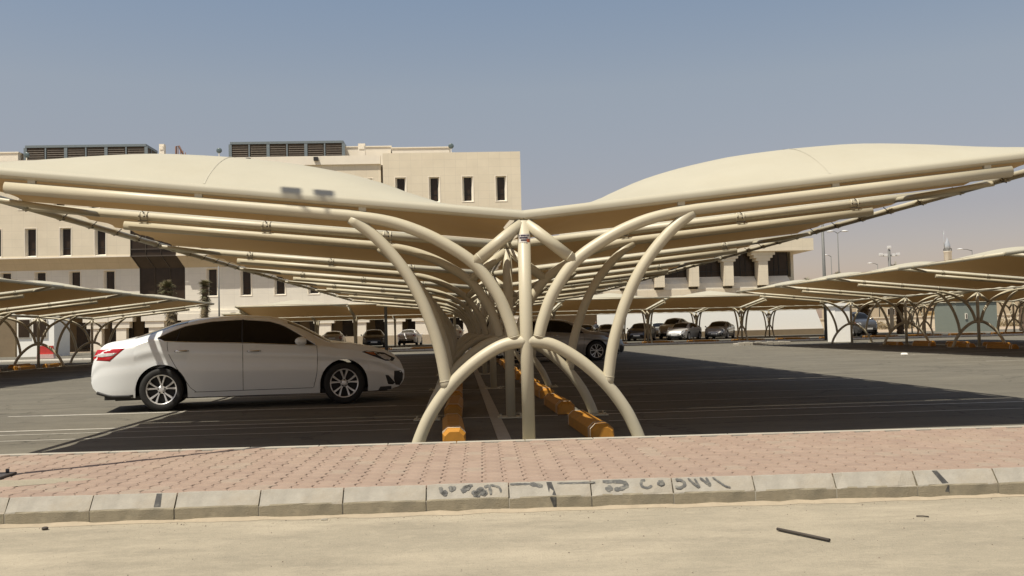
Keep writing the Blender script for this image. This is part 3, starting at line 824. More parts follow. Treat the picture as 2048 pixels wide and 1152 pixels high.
        patch([(3.50, .44), (3.56, .43), (3.68, .30), (3.64, .27), (3.55, .28)], DARKP, 'fog_lamp', .003)
        patch([(3.66, .50), (3.79, .50), (3.83, .44), (3.815, .33), (3.76, .25), (3.68, .26), (3.65, .36)], DARKP, 'lower_intake', .003)
        # black rear diffuser along the lower bumper
        mb = MB(); mb.tube([(x, s * (side_y(x, .245) - .01), .25 + max(0, (-.75 - x)) * .28) for x in [-.42 - .06 * k for k in range(10)]], .028, 6); mb.build('lower_bumper', DARKP, root)
    # front and rear faces
    def nose(z0, z1, w, x, mt_, nm, curve=.10, thick=.02):
        mb = MB(); N2 = 12; vv = []
        for k in range(N2 + 1):
            y = -w + 2 * w * k / N2; xx = x - curve * (y / w) ** 2 * (1 if x > 0 else -1)
            vv += [(xx, y, z0), (xx, y, z1)]
        d = thick if x < 0 else -thick
        vv += [(a + d, b_, c) for a, b_, c in vv]; m2 = 2 * (N2 + 1)
        ff = []
        for k in range(N2):
            a = 2 * k; ff += [(a, a + 2, a + 3, a + 1), (m2 + a + 1, m2 + a + 3, m2 + a + 2, m2 + a), (a + 1, a + 3, m2 + a + 3, m2 + a + 1), (a, m2 + a, m2 + a + 2, a + 2)]
        ff += [(0, 1, m2 + 1, m2), (m2 - 2, 2 * m2 - 2, 2 * m2 - 1, m2 - 1)]
        mb.add(vv, ff); return mb.build(nm, mt_, root)
    g = nose(.27, .52, .50, 3.872, DARKP, 'grille', .13)
    for k in range(5):
        mb = MB(); z = .295 + .045 * k; mb.tube([(3.878 - .13 * (y / .5) ** 2, y, z) for y in [-.47 + .094 * q for q in range(11)]], .005, 5); mb.build('grille_slat', mat('grille_slat_grey', (.10, .10, .10), rough=.4), g)
    nose(.615, .66, .46, 3.80, DARKP, 'upper_grille', .14)
    nose(.40, .50, .26, 3.885, PLATE, 'number_plate', .005, .01); nose(.78, .90, .26, -1.045, PLATE, 'number_plate', .005, .01)
    nose(.80, .93, .66, -1.055, REDL, 'rear_lamp_bar', .13, .03) if P.get('bar') else None
    # dark underside and wheel wells
    mb = MB(); mb.box(-.72, 3.55, -.60, .60, .17, .62); mb.box(-.85, 3.60, -.78, .78, .195, .25)
    mb.build('underbody', DARKP, root)
    for xc in (0, WB):
        for s in (-1, 1):
            mb = MB(); vv = []; K = 18
            for k in range(K + 1):
                a = -.25 + (PI + .5) * k / K; xx = xc + R_A * math.cos(a); zz = max(.20, WZ + R_A * math.sin(a))
                yo = side_y(xx, zz + .002) - .004
                vv += [(xx, s * yo, zz), (xx, s * .58, zz)]
            mb.add(vv, [(2 * k, 2 * k + 1, 2 * k + 3, 2 * k + 2) for k in range(K)], True)
            mb.build('wheel_well', DARKP, root)
    # wheels
    for xc in (0, WB):
        for s in (-1, 1):
            wy = s * .80
            w = MB().lathe([(.215, -.095), (.235, -.108), (.29, -.112), (.318, -.10), (.331, -.07), (.333, 0), (.331, .07), (.318, .10), (.29, .112), (.235, .108), (.215, .095)], 40, 'y', (xc, wy, .333)).build('wheel', RUB, root)
            rm = MB().lathe([(.222, s * -.08), (.214, s * .05), (.212, s * .092), (.218, s * .103), (.236, s * .105), (.240, s * .098)], 40, 'y', (xc, wy, .333)); rm.build('rim', ALLOY, w)
            MB().lathe([(0.0, s * .015), (.222, s * .0)], 32, 'y', (xc, wy, .333)).build('brake_disc', DARKP, w)
            sp = MB()
            for q in range(5):
                for d in (-.17, .17):
                    a0 = PI / 2 + 2 * PI * q / 5
                    p = []
                    for r_, t_, ht in ((.035, .0, .078), (.10, .55, .082), (.17, .95, .088), (.224, 1.15, .094)):
                        a = a0 + d * (t_ + .35); p.append((r_ * math.cos(a), r_ * math.sin(a), ht))
                    vv = []
                    for kk, (px, pz, ht) in enumerate(p):
                        wd = (.013, .013, .017, .022)[kk]; a = math.atan2(pz, px); nx, nz = -math.sin(a), math.cos(a)
                        for e, hh in ((-wd, ht - .03), (-wd * .7, ht), (wd * .7, ht), (wd, ht - .03)):
                            vv.append((xc + px + nx * e, wy + s * hh, .333 + pz + nz * e))
                    ff = [(r0 * 4 + c, r0 * 4 + c + 1, r0 * 4 + 4 + c + 1, r0 * 4 + 4 + c) for r0 in range(3) for c in range(3)]
                    sp.add(vv, ff)
            sp.lathe([(0, s * .085), (.03, s * .086), (.058, s * .080), (.062, s * .055)], 20, 'y', (xc, wy, .333)); sp.build('spokes', ALLOY, w)
            lg = MB()
            for q in range(5):
                a = PI / 2 + PI / 5 * 0 + 2 * PI * q / 5; cx_, cz_ = xc + .052 * math.cos(a), .333 + .052 * math.sin(a)
                lg.lathe([(0, s * .0885), (.011, s * .0885), (.012, s * .078)], 10, 'y', (cx_, wy, cz_))
            lg.build('lug_nuts', DARKP, w)
    return root
PH = dict(TOP=TOP, GB=GB, GT=GT)
CY = 0.185
rw = Vector((-4.665, 15.571, 0)); fd = Vector((math.cos(CY), math.sin(CY), 0)); sd_ = Vector((-math.sin(CY), math.cos(CY), 0))
hero = make_car('parked_car', PH, 'pearl white sedan with black tinted windows parked nose in under the main canopy', rw + sd_ * .86, CY, 'cars parked in the lot')
hero.scale = (1.0, 1.0, 1.02)
PF = dict(TOP=[(a, b_ * 1.0) for a, b_ in TOP], GB=GB, GT=GT, chrome=0, bar=0)
def paint(n, c, r=.3, metal=0.0): return {'pearl_white_paint': mat(n, c, rough=r, var=.02, coat=.7, metal=metal)}
low = make_car('parked_car', PF, 'silver grey sedan parked behind the right hand arches with its alloy front wheel showing', (4.75 - 2.82, 34.55, 0), 0.0, 'cars parked in the lot')
for o in bpy.data.objects:
    p_ = o
    while p_.parent: p_ = p_.parent
    if p_ is low and o.type == 'MESH' and o.data.materials and o.data.materials[0] is PAINTW:
        o.data.materials[0] = mat('silver_grey_paint', (0.30, 0.29, 0.27), rough=.3, metal=.4, var=.02, coat=.7)
low.scale = (1.0, 1, 1.03)
def far(u, Y, rz, label, pnt, sc=1.0, v=None, hz=1.0):
    p = at(u, 660, Y); c = copy_tree(hero, (0, 0, 0), rz, label, 'cars parked in the lot', pnt)
    cx = 1.375; c.scale = (sc, sc, sc * hz)
    c.location = (p.x - cx * sc * math.cos(rz), Y - cx * sc * math.sin(rz), 0)
    return c
far(668, 84, PI / 2 + .05, 'champagne sedan parked tail out behind the crosswise canopy, first of three by the building', paint('champagne_paint', (.30, .26, .19)), .98)
far(748, 80, -PI / 2 + .08, 'black sedan with pale number plate facing the lot beside a grey lamp pole', paint('black_paint', (.015, .015, .017)), 1.0)
far(820, 89.5, PI / 2 - .1, 'white sedan seen from behind beside the building entrance', paint('far_white_paint', (.78, .77, .74)), .98)
far(905, 88, PI / 2, 'white pickup height car glimpsed between the dark inner arches', paint('far_white_paint', (.78, .77, .74)), 1.0, hz=1.2)
far(1283, 79, -PI / 2 - .35, 'black sedan facing the lot before the long white wall', paint('black_paint', (.015, .015, .017)), 1.0)
far(1318, 90, -PI / 2 - .2, 'pale green white hatchback mostly hidden behind the black sedan', paint('pale_paint', (.55, .57, .52)), .98, hz=1.08)
far(1350, 86, -PI / 2 - .5, 'silver tall estate with roof rails behind the light grey sedan', paint('warm_silver_paint', (.38, .36, .32), metal=.3), 1.05, hz=1.22)
far(1368, 78, -PI / 2 - .55, 'light silver sedan parked behind a white canopy post', paint('light_silver_paint', (.50, .49, .46), metal=.3), .98)
far(1440, 79, -PI / 2 - .45, 'grey sedan parked alone at the right end of the row by the white wall', paint('mid_grey_paint', (.25, .24, .22), metal=.3), 1.0)
far(1170, 82, -PI / 2 - .2, 'dark sedan parked behind the silver grey car under the crosswise canopy', paint('brown_grey_paint', (.10, .09, .08)), 1.0)
far(1215, 84, -PI / 2 - .1, 'charcoal sedan partly hidden by the right arch of the front frame', paint('charcoal_paint', (.05, .05, .05)), 1.0)

# ------------------------------------------------------------------ office building (left) and its low wing (right)
bd = empty('office_building', (0, 0, 0), 0, 'long beige stone office building with narrow windows and rooftop units', 'building')
def wall_strip(mb, xa, xb, z0, z1, y, wins, zb, zt, hw_=.56, d=.5):
    """wall with window openings centred on wins between zb and zt"""
    if zb > z0: mb.box(xa, xb, y, y + d, z0, zb)
    if z1 > zt: mb.box(xa, xb, y, y + d, zt, z1)
    x = xa
    for w in sorted(wins):
        if w - hw_ > xa and w + hw_ < xb:
            mb.box(x, w - hw_, y, y + d, zb, zt); x = w + hw_
    mb.box(x, xb, y, y + d, zb, zt)
def window(root, w, y, zb, zt, hw_=.56, inner=.36, d=.42):
    mb = MB(); o = [(w - hw_, zb), (w + hw_, zb), (w + hw_, zt), (w - hw_, zt)]; i_ = [(w - inner, zb + .12), (w + inner, zb + .12), (w + inner, zt - .10), (w - inner, zt - .10)]
    vs = [(x, y - .03, z) for x, z in o] + [(x, y + d, z) for x, z in i_] + [(x * 1.0 + (-.07 if x < w else .07), y - .03, z + (-.07 if z < (zb + zt) / 2 else .07)) for x, z in o] + [(x + (-.07 if x < w else .07), y + .02, z + (-.07 if z < (zb + zt) / 2 else .07)) for x, z in o]
    fs = []
    for k in range(4):
        q = (k + 1) % 4; fs += [(k, q, 4 + q, 4 + k), (8 + k, 8 + q, q, k), (12 + k, 12 + q, 8 + q, 8 + k)]
    mb.add(vs, fs); f = mb.build('window', REVEAL, root)
    mb = MB(); mb.box(w - inner, w + inner, y + d - .02, y + d + .04, zb + .12, zt - .10); mb.build('pane', GLASSB, f)
    mb = MB()
    for a, b_, c, e in ((w - inner, w + inner, zb + .12, zb + .18), (w - inner, w + inner, zt - .17, zt - .10), (w - inner, w - inner + .06, zb + .18, zt - .17), (w + inner - .06, w + inner, zb + .18, zt - .17), (w - inner + .06, w + inner - .06, zb + .78, zb + .82)):
        mb.box(a, b_, y + d - .06, y + d - .025, c, e)
    mb.build('pane_frame', DARKP, f)
XE, XS, XL = 6.71, -7.45, -75.0
YB = 100.0
# right block: joints make the cladding panels, each panel stands a little proud
W1 = [1.22 + 3.44 * k for k in range(-22, 2)]
mb = MB(); wr1 = [w for w in W1 if w > XS]; wall_strip(mb, XS, XE, 13.3, 19.6, YB, wr1, 14.48, 17.08)
mb.box(XS, XE, YB, YB + .5, 8.9, 13.298); mb.box(XE - .5, XE, YB + .5, YB + 26, 3.7, 19.6); mb.build('wall', WALL, bd)
for w in wr1: window(bd, w, YB, 14.48, 17.08)
# left block, slightly set back, with parapet band
mb = MB(); wl1 = [w for w in W1 if w < XS - 1]; wall_strip(mb, XL, XS - .25, 13.3, 18.55, YB + .35, wl1, 14.48, 17.08)
W2 = [-39.47 + 3.44 * k for k in range(-10, 12)]
XG0, XG1 = at(258, 500, YB).x, at(350, 500, YB).x
for xa, xb in ((XL, XG0), (XG1, XE)):
    wall_strip(mb, xa, xb, 9.62, 13.298, YB + .352, [w for w in W2], 9.70, 12.55)
mb.build('wall', WALL, bd)
for w in wl1: window(bd, w, YB + .35, 14.48, 17.08)
for w in W2:
    if w + .6 < XG0 or (w - .6 > XG1 and w < XS - 1): window(bd, w, YB + .352, 9.70, 12.55)
mb = MB(); mb.box(XL, XS - .25, YB + .15, YB + .8, 18.552, 19.45); mb.build('parapet_band', REVEAL, bd)
mb = MB(); mb.box(XL, XE - .1, YB + .6, YB + 26, 18.3, 18.5); mb.build('roof', CONC_P, bd)
for u in (80, 497, 632):
    p = at(u, 320, YB); mb = MB(); mb.box(p.x - .22, p.x + .22, YB - .25, YB + .15, 18.95, 19.3); mb.build('roof_spout', DARKP, bd)
# sloping spandrel under the second storey, then the recessed first storey
for xa, xb in ((XL, XG0), (XG1, XE)):
    mb = MB(); mb.add([(xa, YB + .35, 9.6), (xb, YB + .35, 9.6), (xb + (.6 if xb < -20 else 0), YB + 1.35, 8.35), (xa + (.6 if xa > -60 else 0), YB + 1.35, 8.35)], [(3, 2, 1, 0)]); mb.build('sloping_spandrel', BAND, bd)
    mb = MB(); mb.box(xa, xb, YB + .25, YB + .40, 9.5, 9.62); mb.build('ledge', REVEAL, bd)
W3 = [-38.95 + 3.44 * k for k in range(-10, 13)]
for xa, xb in ((XL, XG0 + .6), (XG1 + .6, XE)):
    mb = MB(); wall_strip(mb, xa, xb, 3.9, 8.352, YB + 1.35, [w for w in W3], 5.35, 8.2); mb.build('wall', WALL2, bd)
for w in W3:
    if w + .6 < XG0 or w - 1.2 > XG1: window(bd, w, YB + 1.35, 5.35, 8.2)
# glazed bay
mb = MB(); mb.add([(XG0, YB + .5, 18.5), (XG1, YB + .5, 18.5), (XG1, YB + .5, 9.6), (XG0, YB + .5, 9.6), (XG0 + .6, YB + 1.5, 8.35), (XG1 + .6, YB + 1.5, 8.35), (XG0 + .6, YB + 1.5, 3.9), (XG1 + .6, YB + 1.5, 3.9)],
                  [(3, 2, 1, 0), (4, 5, 2, 3), (6, 7, 5, 4)]); gb = mb.build('glazed_bay', GLASSB, bd)
mb = MB()
for k in range(4):
    x = XG0 + (XG1 - XG0) * k / 3
    mb.tube([(x, YB + .45, 13.3), (x, YB + .45, 9.6), (x + .6, YB + 1.45, 8.35), (x + .6, YB + 1.45, 3.9)], .05, 4)
mb.box(XG0, XG1, YB + .40, YB + .48, 9.5, 9.62); mb.box(XG0, XG1, YB + .40, YB + .48, 10.2, 10.3); mb.build('mullions', mat('bronze_mullion', (.07, .055, .04), rough=.4), gb)
# ground floor: dark recess behind cream columns with stepped capitals
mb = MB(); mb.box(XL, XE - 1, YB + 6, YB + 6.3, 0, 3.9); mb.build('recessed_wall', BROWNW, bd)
mb = MB(); mb.box(XL, XE, YB + 1.0, YB + 6, 3.6, 3.9); mb.build('soffit', WALL2, bd)
for u, wd in ((10, .5), (195, .55), (245, .5), (312, .6), (385, .65), (440, .5), (500, .6), (649, .7), (723, .5), (790, .75), (862, 1.6), (940, .7), (1030, .7)):
    x = at(u, 650, YB + 1.5).x; mb = MB(); mb.box(x - wd, x + wd, YB + 1.1, YB + 1.9, 0, 2.3)
    mb.box(x - wd - .35, x + wd + .35, YB + 1.0, YB + 2.0, 2.302, 2.95); mb.box(x - wd - .7, x + wd + .7, YB + .9, YB + 2.1, 2.952, 3.598); mb.build('portico_column', WALL2, bd)
for k in range(14):
    x = -44 + k * 3.5; mb = MB(); mb.box(x, x + 2.4, YB + 5.8, YB + 5.96, .3, 3.0); w_ = mb.build('ground_floor_window', GLASSB, bd)
mb = MB(); mb.box(-30, 7, YB - 4, YB - 3.6, 0, .9); mb.build('low_wall', mat('low_wall_stone', (.42, .33, .22), rough=.9), None, label='low beige plinth wall in front of the office building portico', cat='wall')
# rooftop air handlers
def ac(u0, u1, v0, v1, label, idx):
    a = at(u0, v0, YB + 3); c = at(u1, v1, YB + 3); r = empty('air_handler', ((a.x + c.x) / 2, YB + 3, 18.5), 0, label, 'rooftop unit', 'air handling units on the office roof')
    L = c.x - a.x; h = a.z - 18.5; FRM = mat('blue_grey_frame', (.16, .19, .20), rough=.5); LV = mat('brown_louvre', (.075, .055, .035), rough=.7, var=.3, scale=3)
    MB().box(-L / 2 + .1, L / 2 - .1, .12, 3.9, .3, h - .15).build('casing', LV, r)
    mb = MB(); mb.box(-L / 2, L / 2, 0, 4, h - .25, h); mb.box(-L / 2, L / 2, 0, 4, .1, .35)
    n = 6
    for k in range(n + 1):
        x = -L / 2 + L * k / n; ww = .16 if k % 2 == 0 else .07
        mb.box(x - ww, x + ww, .02, .14, .352, h - .252)
    for yy in (2.0, 3.9): mb.box(L / 2 - .2, L / 2 - .02, yy - .1, yy + .05, .352, h - .252)
    mb.build('frame', FRM, r)
    for k in range(n):
        mb = MB(); x0 = -L / 2 + L * k / n + .18; x1 = -L / 2 + L * (k + 1) / n - .18
        for q in range(11): z = .42 + (h - .75) * q / 10; mb.add([(x0, .05, z), (x1, .05, z), (x1, .12, z + .09), (x0, .12, z + .09)], [(0, 1, 2, 3)])
        mb.build('louvre_panel', LV, r)
ac(50, 292, 291, 318, 'dark louvred rooftop unit with blue grey frame over the left part of the roof', 0)
ac(460, 687, 284, 310, 'dark louvred rooftop unit with blue grey frame nearer the roof step', 1)
def spotl(u, v, label):
    p = at(u, v, YB + .4); r = empty('roof_floodlight', (p.x, p.y, p.z), 0, label, 'floodlight', 'round floodlights on the office roof')
    MB().lathe([(0, -.05), (.20, -.06), (.27, -.02), (.29, .06), (.24, .22), (.1, .32), (0, .34)], 16, 'y').build('lamp_head', mat('lamp_grey', (.10, .13, .13), rough=.3), r)
    mb = MB(); mb.box(-.04, .04, -.02, .06, p.z * 0 - .75, -.2); mb.box(-.15, .15, -.1, .14, -.95, -.68); mb.build('bracket', WALL2, r)
spotl(53, 310, 'round grey floodlight beside the left rooftop unit')
spotl(438, 301, 'round grey floodlight between the two rooftop units')
spotl(902, 292, 'round grey floodlight on the parapet near the building corner')
for u0, u1, v0, v1, dy, nm, lb in ((687, 782, 295, 310, 4, 'roof_penthouse', 'low cream penthouse box beside the right rooftop unit'), (784, 899, 297, 310, 3, 'roof_penthouse', 'long low cream roof kerb behind the parapet of the corner block'), (-40, 36, 307, 322, 2.5, 'roof_penthouse', 'pale roof box at the far end of the office roof')):
    a = at(u0, v0, YB + dy); c = at(u1, v1, YB + dy); mb = MB(); mb.box(a.x, c.x, YB + dy, YB + dy + 3, 18.5, a.z); mb.box(a.x - .08, c.x + .08, YB + dy - .08, YB + dy + 3.08, a.z, a.z + .12); mb.build(nm, REVEAL, None, label=lb, cat='rooftop box')
for u0, u1, v0, lb in ((318, 328, 288, 'small upright cream vent between the rooftop units'), (716, 730, 287, 'square cream vent stack near the right rooftop unit')):
    a = at(u0, v0, YB + 2); c = at(u1, v0, YB + 2); mb = MB(); mb.box(a.x, c.x, YB + 2, YB + 2.6, 18.5, a.z); mb.box(a.x + .1, c.x - .1, YB + 1.95, YB + 2.0, a.z - .6, a.z - .2); mb.build('roof_vent', REVEAL, None, label=lb, cat='vent')
a = at(352, 293, YB + 2); mb = MB(); mb.tube([(a.x, YB + 2, 18.5), (a.x, YB + 2, a.z), (a.x + .3, YB + 2, a.z + .05), (a.x + 1.3, YB + 2, 18.9)], .1, 8)
for k in range(4): mb.tube([(a.x + .2 + .25 * k, YB + 2, a.z - .1 - .18 * k), (a.x + .2 + .25 * k, YB + 2, 18.5)], .05, 6)
mb.build('roof_pipes', mat('rust_pipe', (.16, .08, .05), rough=.7), None, label='bent rusty pipes rising from the roof between the rooftop units', cat='pipes')

# low wing to the right
wg = empty('office_wing', (0, 0, 0), 0, 'lower beige office wing with wide dark windows and stepped pillar heads', 'building')
XR = 35.3; mb = MB(); mb.box(6.72, 36.7, YB - 1.6, YB + 20, 8.62, 9.85); mb.build('roof', WALL, wg)
cols = [at(u, 530, YB - 1.0).x for u in (1528, 1459, 1390, 1321, 1252, 1183, 1114, 1045)]
mb = MB(); mb.box(6.8, XR, YB + .6, YB + 19, 4.0, 6.0); mb.box(XR - .3, XR, YB + .6, YB + 19, 6.0, 8.62); mb.build('wall', WALL, wg)
pw = 3.44
for k, x in enumerate(cols):
    mb = MB(); mb.box(x - .62, x + .36, YB - 1.15, YB + .55, 5.15, 7.65)
    mb.box(x - .85, x + .60, YB - 1.2, YB + .55, 7.652, 7.95); mb.box(x - 1.1, x + .85, YB - 1.25, YB + .55, 7.952, 8.25); mb.box(x - 1.35, x + 1.1, YB - 1.3, YB + .55, 8.252, 8.618); mb.build('pillar', WALL, wg)
for k in range(len(cols) + 0):
    x0 = cols[k] + .36; x1 = x0 + 2.55 if k == 0 else cols[k - 1] - .62
    mb = MB(); mb.box(x0, x1, YB + .3, YB + .36, 6.15, 8.6); w_ = mb.build('window', GLASSB, wg)
    mb = MB()
    for x in (x0 + .03, x0 + (x1 - x0) * .42, x0 + (x1 - x0) * .62, x1 - .06): mb.box(x, x + .05, YB + .24, YB + .30, 6.15, 8.6)
    mb.box(x0, x1, YB + .25, YB + .29, 6.7, 6.76); mb.build('window_bars', DARKP, w_)
    mb = MB(); r1 = x1 + (0.3 if k else .9)
    mb.add([(x0 + .1, YB + .2, 6.12), (x1 - .1, YB + .2, 6.12), (x1 + .0, YB - .45, 5.5), (x0 + .0, YB - .45, 5.5), (x0 - .0, YB - .45, 4.9), (x1, YB - .45, 4.9), (x0 + .1, YB + .6, 6.12), (x1 - .1, YB + .6, 6.12)],
           [(3, 2, 1, 0), (4, 5, 2, 3), (0, 1, 7, 6)]); mb.build('spandrel', WALL2, wg)
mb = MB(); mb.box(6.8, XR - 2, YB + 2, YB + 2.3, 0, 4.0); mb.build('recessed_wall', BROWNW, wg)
mb = MB(); mb.box(6.8, XR + .9, YB - .48, YB + .55, 4.0, 4.898); mb.build('fascia', WALL, wg)
mb = MB(); mb.box(6.8, XR + .8, YB - .44, YB + 2, 3.55, 3.998); mb.build('soffit', WALL, wg)

# long white wall behind the parked cars
a = at(1195, 640, 93); c = at(1630, 640, 93); ztop = at(1300, 623, 93).z
mb = MB(); mb.prism([(a.x, 0.0), (c.x + 1.0, 0), (c.x, ztop + .1), (a.x, ztop)], 93, 93.3)
lw = mb.build('boundary_wall', mat('bright_white_wall', (.90, .88, .80), rough=.85, var=.02), None, label='long bright white wall behind the row of cars, its right end slanting', cat='wall')
mb = MB(); mb.box(a.x, c.x + .8, 92.9, 92.99, 0, .55); mb.build('dark_base', BROWNW, lw)

# ------------------------------------------------------------------ kerbs of the far median, island
def seg(name, x0, y0, x1, y1, w, h, mt_, **kw):
    d = Vector((x1 - x0, y1 - y0, 0)); L = d.length; mb = MB(); n = max(1, int(L / 1.2))
    root = empty(name, (x0, y0, 0), math.atan2(d.y, d.x), **kw)
    me = MB().box(.01, L / n - .01, -w / 2, w / 2, -.02, h, bev=.015).mesh('kerb_stone', mt_)
    for k in range(n): link('kerb_stone', me, root, (L * k / n, 0, 0))
    return root
p, q = at(640, 702, 60.0), at(2300, 668, 66)
seg('kerb', -9.5, 60.7, 48, 61.5, .22, .10, WALL2, kind='structure')
seg('kerb', -44, 57.7, -12, 58.2, .22, .10, WALL2, kind='structure')
ia = at(1440, 690, 51)
ip = empty('island', (15.0, 52.2, 0), .03, kind='structure')
for k in range(9):
    MB().box(k * .32 + .01, k * .32 + .30, -.45, -.2, -.02, .16 + .02 * (k % 2), bev=.02).build('kerb_stone', CONC_P, ip)
MB().box(0, 2.9, -.2, .6, -.02, .12, bev=.02).build('fill', CONC_P, ip)

# ------------------------------------------------------------------ lamp posts
POLE = mat('galvanised_grey', (.13, .13, .12), rough=.6, metal=.1, var=.06)
def lamp_post(x, y, h, label, arms=((1, 1.0),), r=.07, group='street lamps around the lot', head=.3):
    t = empty('lamp_post', (x, y, 0), 0, label, 'lamp post', group)
    MB().tube([(0, 0, 0), (0, 0, h)], r, 12, r2=r * .6).build('pole', POLE, t)
    MB().box(-.2, .2, -.2, .2, 0, .04, bev=.005).build('base_plate', POLE, t)
    for s, L in arms:
        a = MB().tube([(0, 0, h - .1), (s * L * .5, 0, h + .08), (s * L, 0, h + .12)], r * .45, 8).build('arm', POLE, t)
        MB().lathe([(0, -.04), (head * .55, -.03), (head * .6, .02), (head * .4, .09), (0, .12)], 14, 'z', (s * (L + head * .4), 0, h + .10)).build('lamp_head', mat('lamp_white', (.62, .62, .6), rough=.35), a)
    return t
bp = at(10, 955, 7.68)
# pole just outside the frame on the pavement: its base plate shows at the frame edge and its shadow crosses the pavers
lp = empty('lamp_post', (-3.47, 7.235, PZ + .001), 0, 'lamp post whose dark base plate shows at the left edge of the pavement', 'lamp post', 'street lamps around the lot')
MB().tube([(0, 0, 0), (0, 0, 8.0)], .046, 14, r2=.034).build('pole', POLE, lp)
mb = MB(); mb.box(-.21, .21, -.15, .15, 0.002, .018, bev=.004)
for sx_ in (-1, 1):
    for sy in (-1, 1): mb.tube([(.16 * sx_, .11 * sy, .018), (.16 * sx_, .11 * sy, .045)], .014, 6)
mb.build('base_plate', mat('dark_base_steel', (.06, .05, .045), rough=.5), lp)
for s_ in (-1, 1):
    a_ = MB().tube([(0, 0, 7.9), (s_ * .06 - .06, .2, 7.93), (s_ * .15 - .10, .36, 7.94)], .018, 8).build('arm', POLE, lp)
    MB().box(s_ * .15 - .10 - .085, s_ * .15 - .10 + .085, .31, .46, 7.90, 7.98, bev=.015).build('lamp_head', POLE, a_)
p = at(772, 660, 59.5); lamp_post(p.x, 59.5, 8.5, 'thick grey lamp pole rising beside the black sedan in front of the crosswise canopy', r=.10)
p = at(438, 600, 88); lamp_post(p.x, 88, at(433, 532, 88).z, 'thin grey pole in front of the office wall beside the right palm', arms=(), r=.09)
p = at(1652, 640, 60.2); lamp_post(p.x, 60.2, at(1648, 440, 60.2).z, 'tall grey lamp pole standing by the white kiosk', arms=(), r=.13)
for u, v, Y, arms, lb in ((1675, 465, 95, ((1, .5), (-1, .5)), 'tall twin headed lamp post in the sky beside the low wing'), (1662, 512, 120, ((-1, .5),), 'small lamp post with one pale head between the tall poles'),
                          (1755, 528, 130, ((-1, .8),), 'lamp post with one pale head left of the floodlight mast'), (1944, 500, 110, ((-1, 1.2),), 'single lamp head showing above the right hand canopy beyond the minaret')):
    p = at(u, v, Y); lamp_post(p.x, Y, p.z, lb, arms, r=.075, head=.6)
# floodlight mast
p = at(1778, 500, 120); t = empty('floodlight_mast', (p.x, 120, 0), 0, 'floodlight mast with a cross of lamps above the right hand canopy', 'mast')
MB().tube([(0, 0, 0), (0, 0, p.z)], .25, 10, r2=.16).build('pole', POLE, t)
mb = MB()
mb.tube([(-1.1, 0, p.z - .7), (1.1, 0, p.z - .7)], .07, 6); mb.tube([(0, 0, p.z - 1), (0, 0, p.z + .5)], .07, 6); mb.build('cross_arm', POLE, t)
for x, z in ((-1.1, -.6), (-.5, -.7), (.5, -.7), (1.1, -.6), (0, .3)): MB().box(x - .2, x + .2, -.25, .1, p.z + z - .15, p.z + z + .2, bev=.03).build('lamp_head', mat('lamp_white', (.6, .6, .6)), t)
# minaret
p = at(1896, 520, 160); t = empty('minaret', (p.x, 160, 0), 0, 'white round minaret top with balcony rail and pointed finial above the canopy', 'minaret')
z1 = at(1896, 502, 160).z
MB().lathe([(.62, 0), (.62, z1 - .3), (.70, z1 - .2), (.70, z1)], 20).build('tower', WALL2, t)
mb = MB()
for k in range(14): a = 2 * PI * k / 14; mb.tube([(.64 * math.cos(a), .64 * math.sin(a), z1), (.64 * math.cos(a), .64 * math.sin(a), z1 + .35)], .03, 4)
mb.lathe([(.64, z1 + .35), (.68, z1 + .35), (.68, z1 + .41), (.64, z1 + .41)], 14); mb.build('rail', POLE, t)
GLZ = mat('pale_glass', (.45, .47, .48), rough=.15, var=.2, scale=2, metal=.3)
MB().lathe([(.35, z1), (.50, z1 + .5), (.42, z1 + 1.2), (.22, z1 + 1.7), (.08, z1 + 2.1), (.0, z1 + 2.4)], 16).build('finial', GLZ, t)
mb = MB(); mb.tube([(-.45, 0, z1), (-.62, 0, z1 + 1.6), (-.48, 0, z1 + 3.6)], .09, 6, r2=.02); mb.build('spire_blade', GLZ, t)

# ------------------------------------------------------------------ things behind the right hand canopy
def block(name, u0, u1, v0, Y, depth, mt_, label, cat, wins=(), z0=0):
    a = at(u0, v0, Y); c = at(u1, v0, Y); t = empty(name, ((a.x + c.x) / 2, Y, 0), 0, label, cat)
    W = c.x - a.x; h = a.z
    MB().box(-W / 2, W / 2, 0, depth, z0, h).build('wall', mt_, t); MB().box(-W / 2 - .1, W / 2 + .1, -.1, depth + .1, h, h + .15).build('roof', mt_, t)
    for (wa, wb, za, zb) in wins:
        f = MB().box(-W / 2 + wa * W - .06, -W / 2 + wb * W + .06, -.08, -.002, za * h - .06, zb * h + .06).build('window', WALL2, t)
        MB().box(-W / 2 + wa * W, -W / 2 + wb * W, -.10, -.082, za * h, zb * h).build('pane', GLASSB, f)
    return t
BEI = mat('far_beige_wall', (.46, .38, .26), rough=.9); TANW = mat('far_tan_wall', (.50, .36, .17), rough=.9); GRN = mat('grey_green_panel', (.20, .225, .19), rough=.6, var=.04)
block('low_building', 1700, 1835, 610, 150, 12, BEI, 'low beige building far behind the arches of the right hand canopy', 'building', [(.1, .3, .55, .8), (.55, .65, .55, .8)])
block('low_building', 1838, 1912, 596, 155, 12, mat('far_tan', (.42, .33, .20), rough=.9), 'tan building with four small windows behind the yellow wall', 'building', [(.25, .42, .55, .66), (.55, .72, .55, .66), (.25, .42, .76, .86), (.55, .72, .76, .86)])
block('low_building', 1990, 2140, 588, 150, 12, BEI, 'beige building with a dark door at the right edge behind the canopy', 'building', [(.15, .24, .05, .35), (.5, .56, .5, .7)])
block('yellow_wall', 1856, 1890, 625, 140, 1, TANW, 'short yellow wall panel behind the arches of the right hand canopy', 'wall')
block('utility_cabin', 1912, 1993, 605, 84, 4, GRN, 'grey green metal utility cabin behind the right hand canopy', 'cabin', [(.22, .24, .45, .6)])
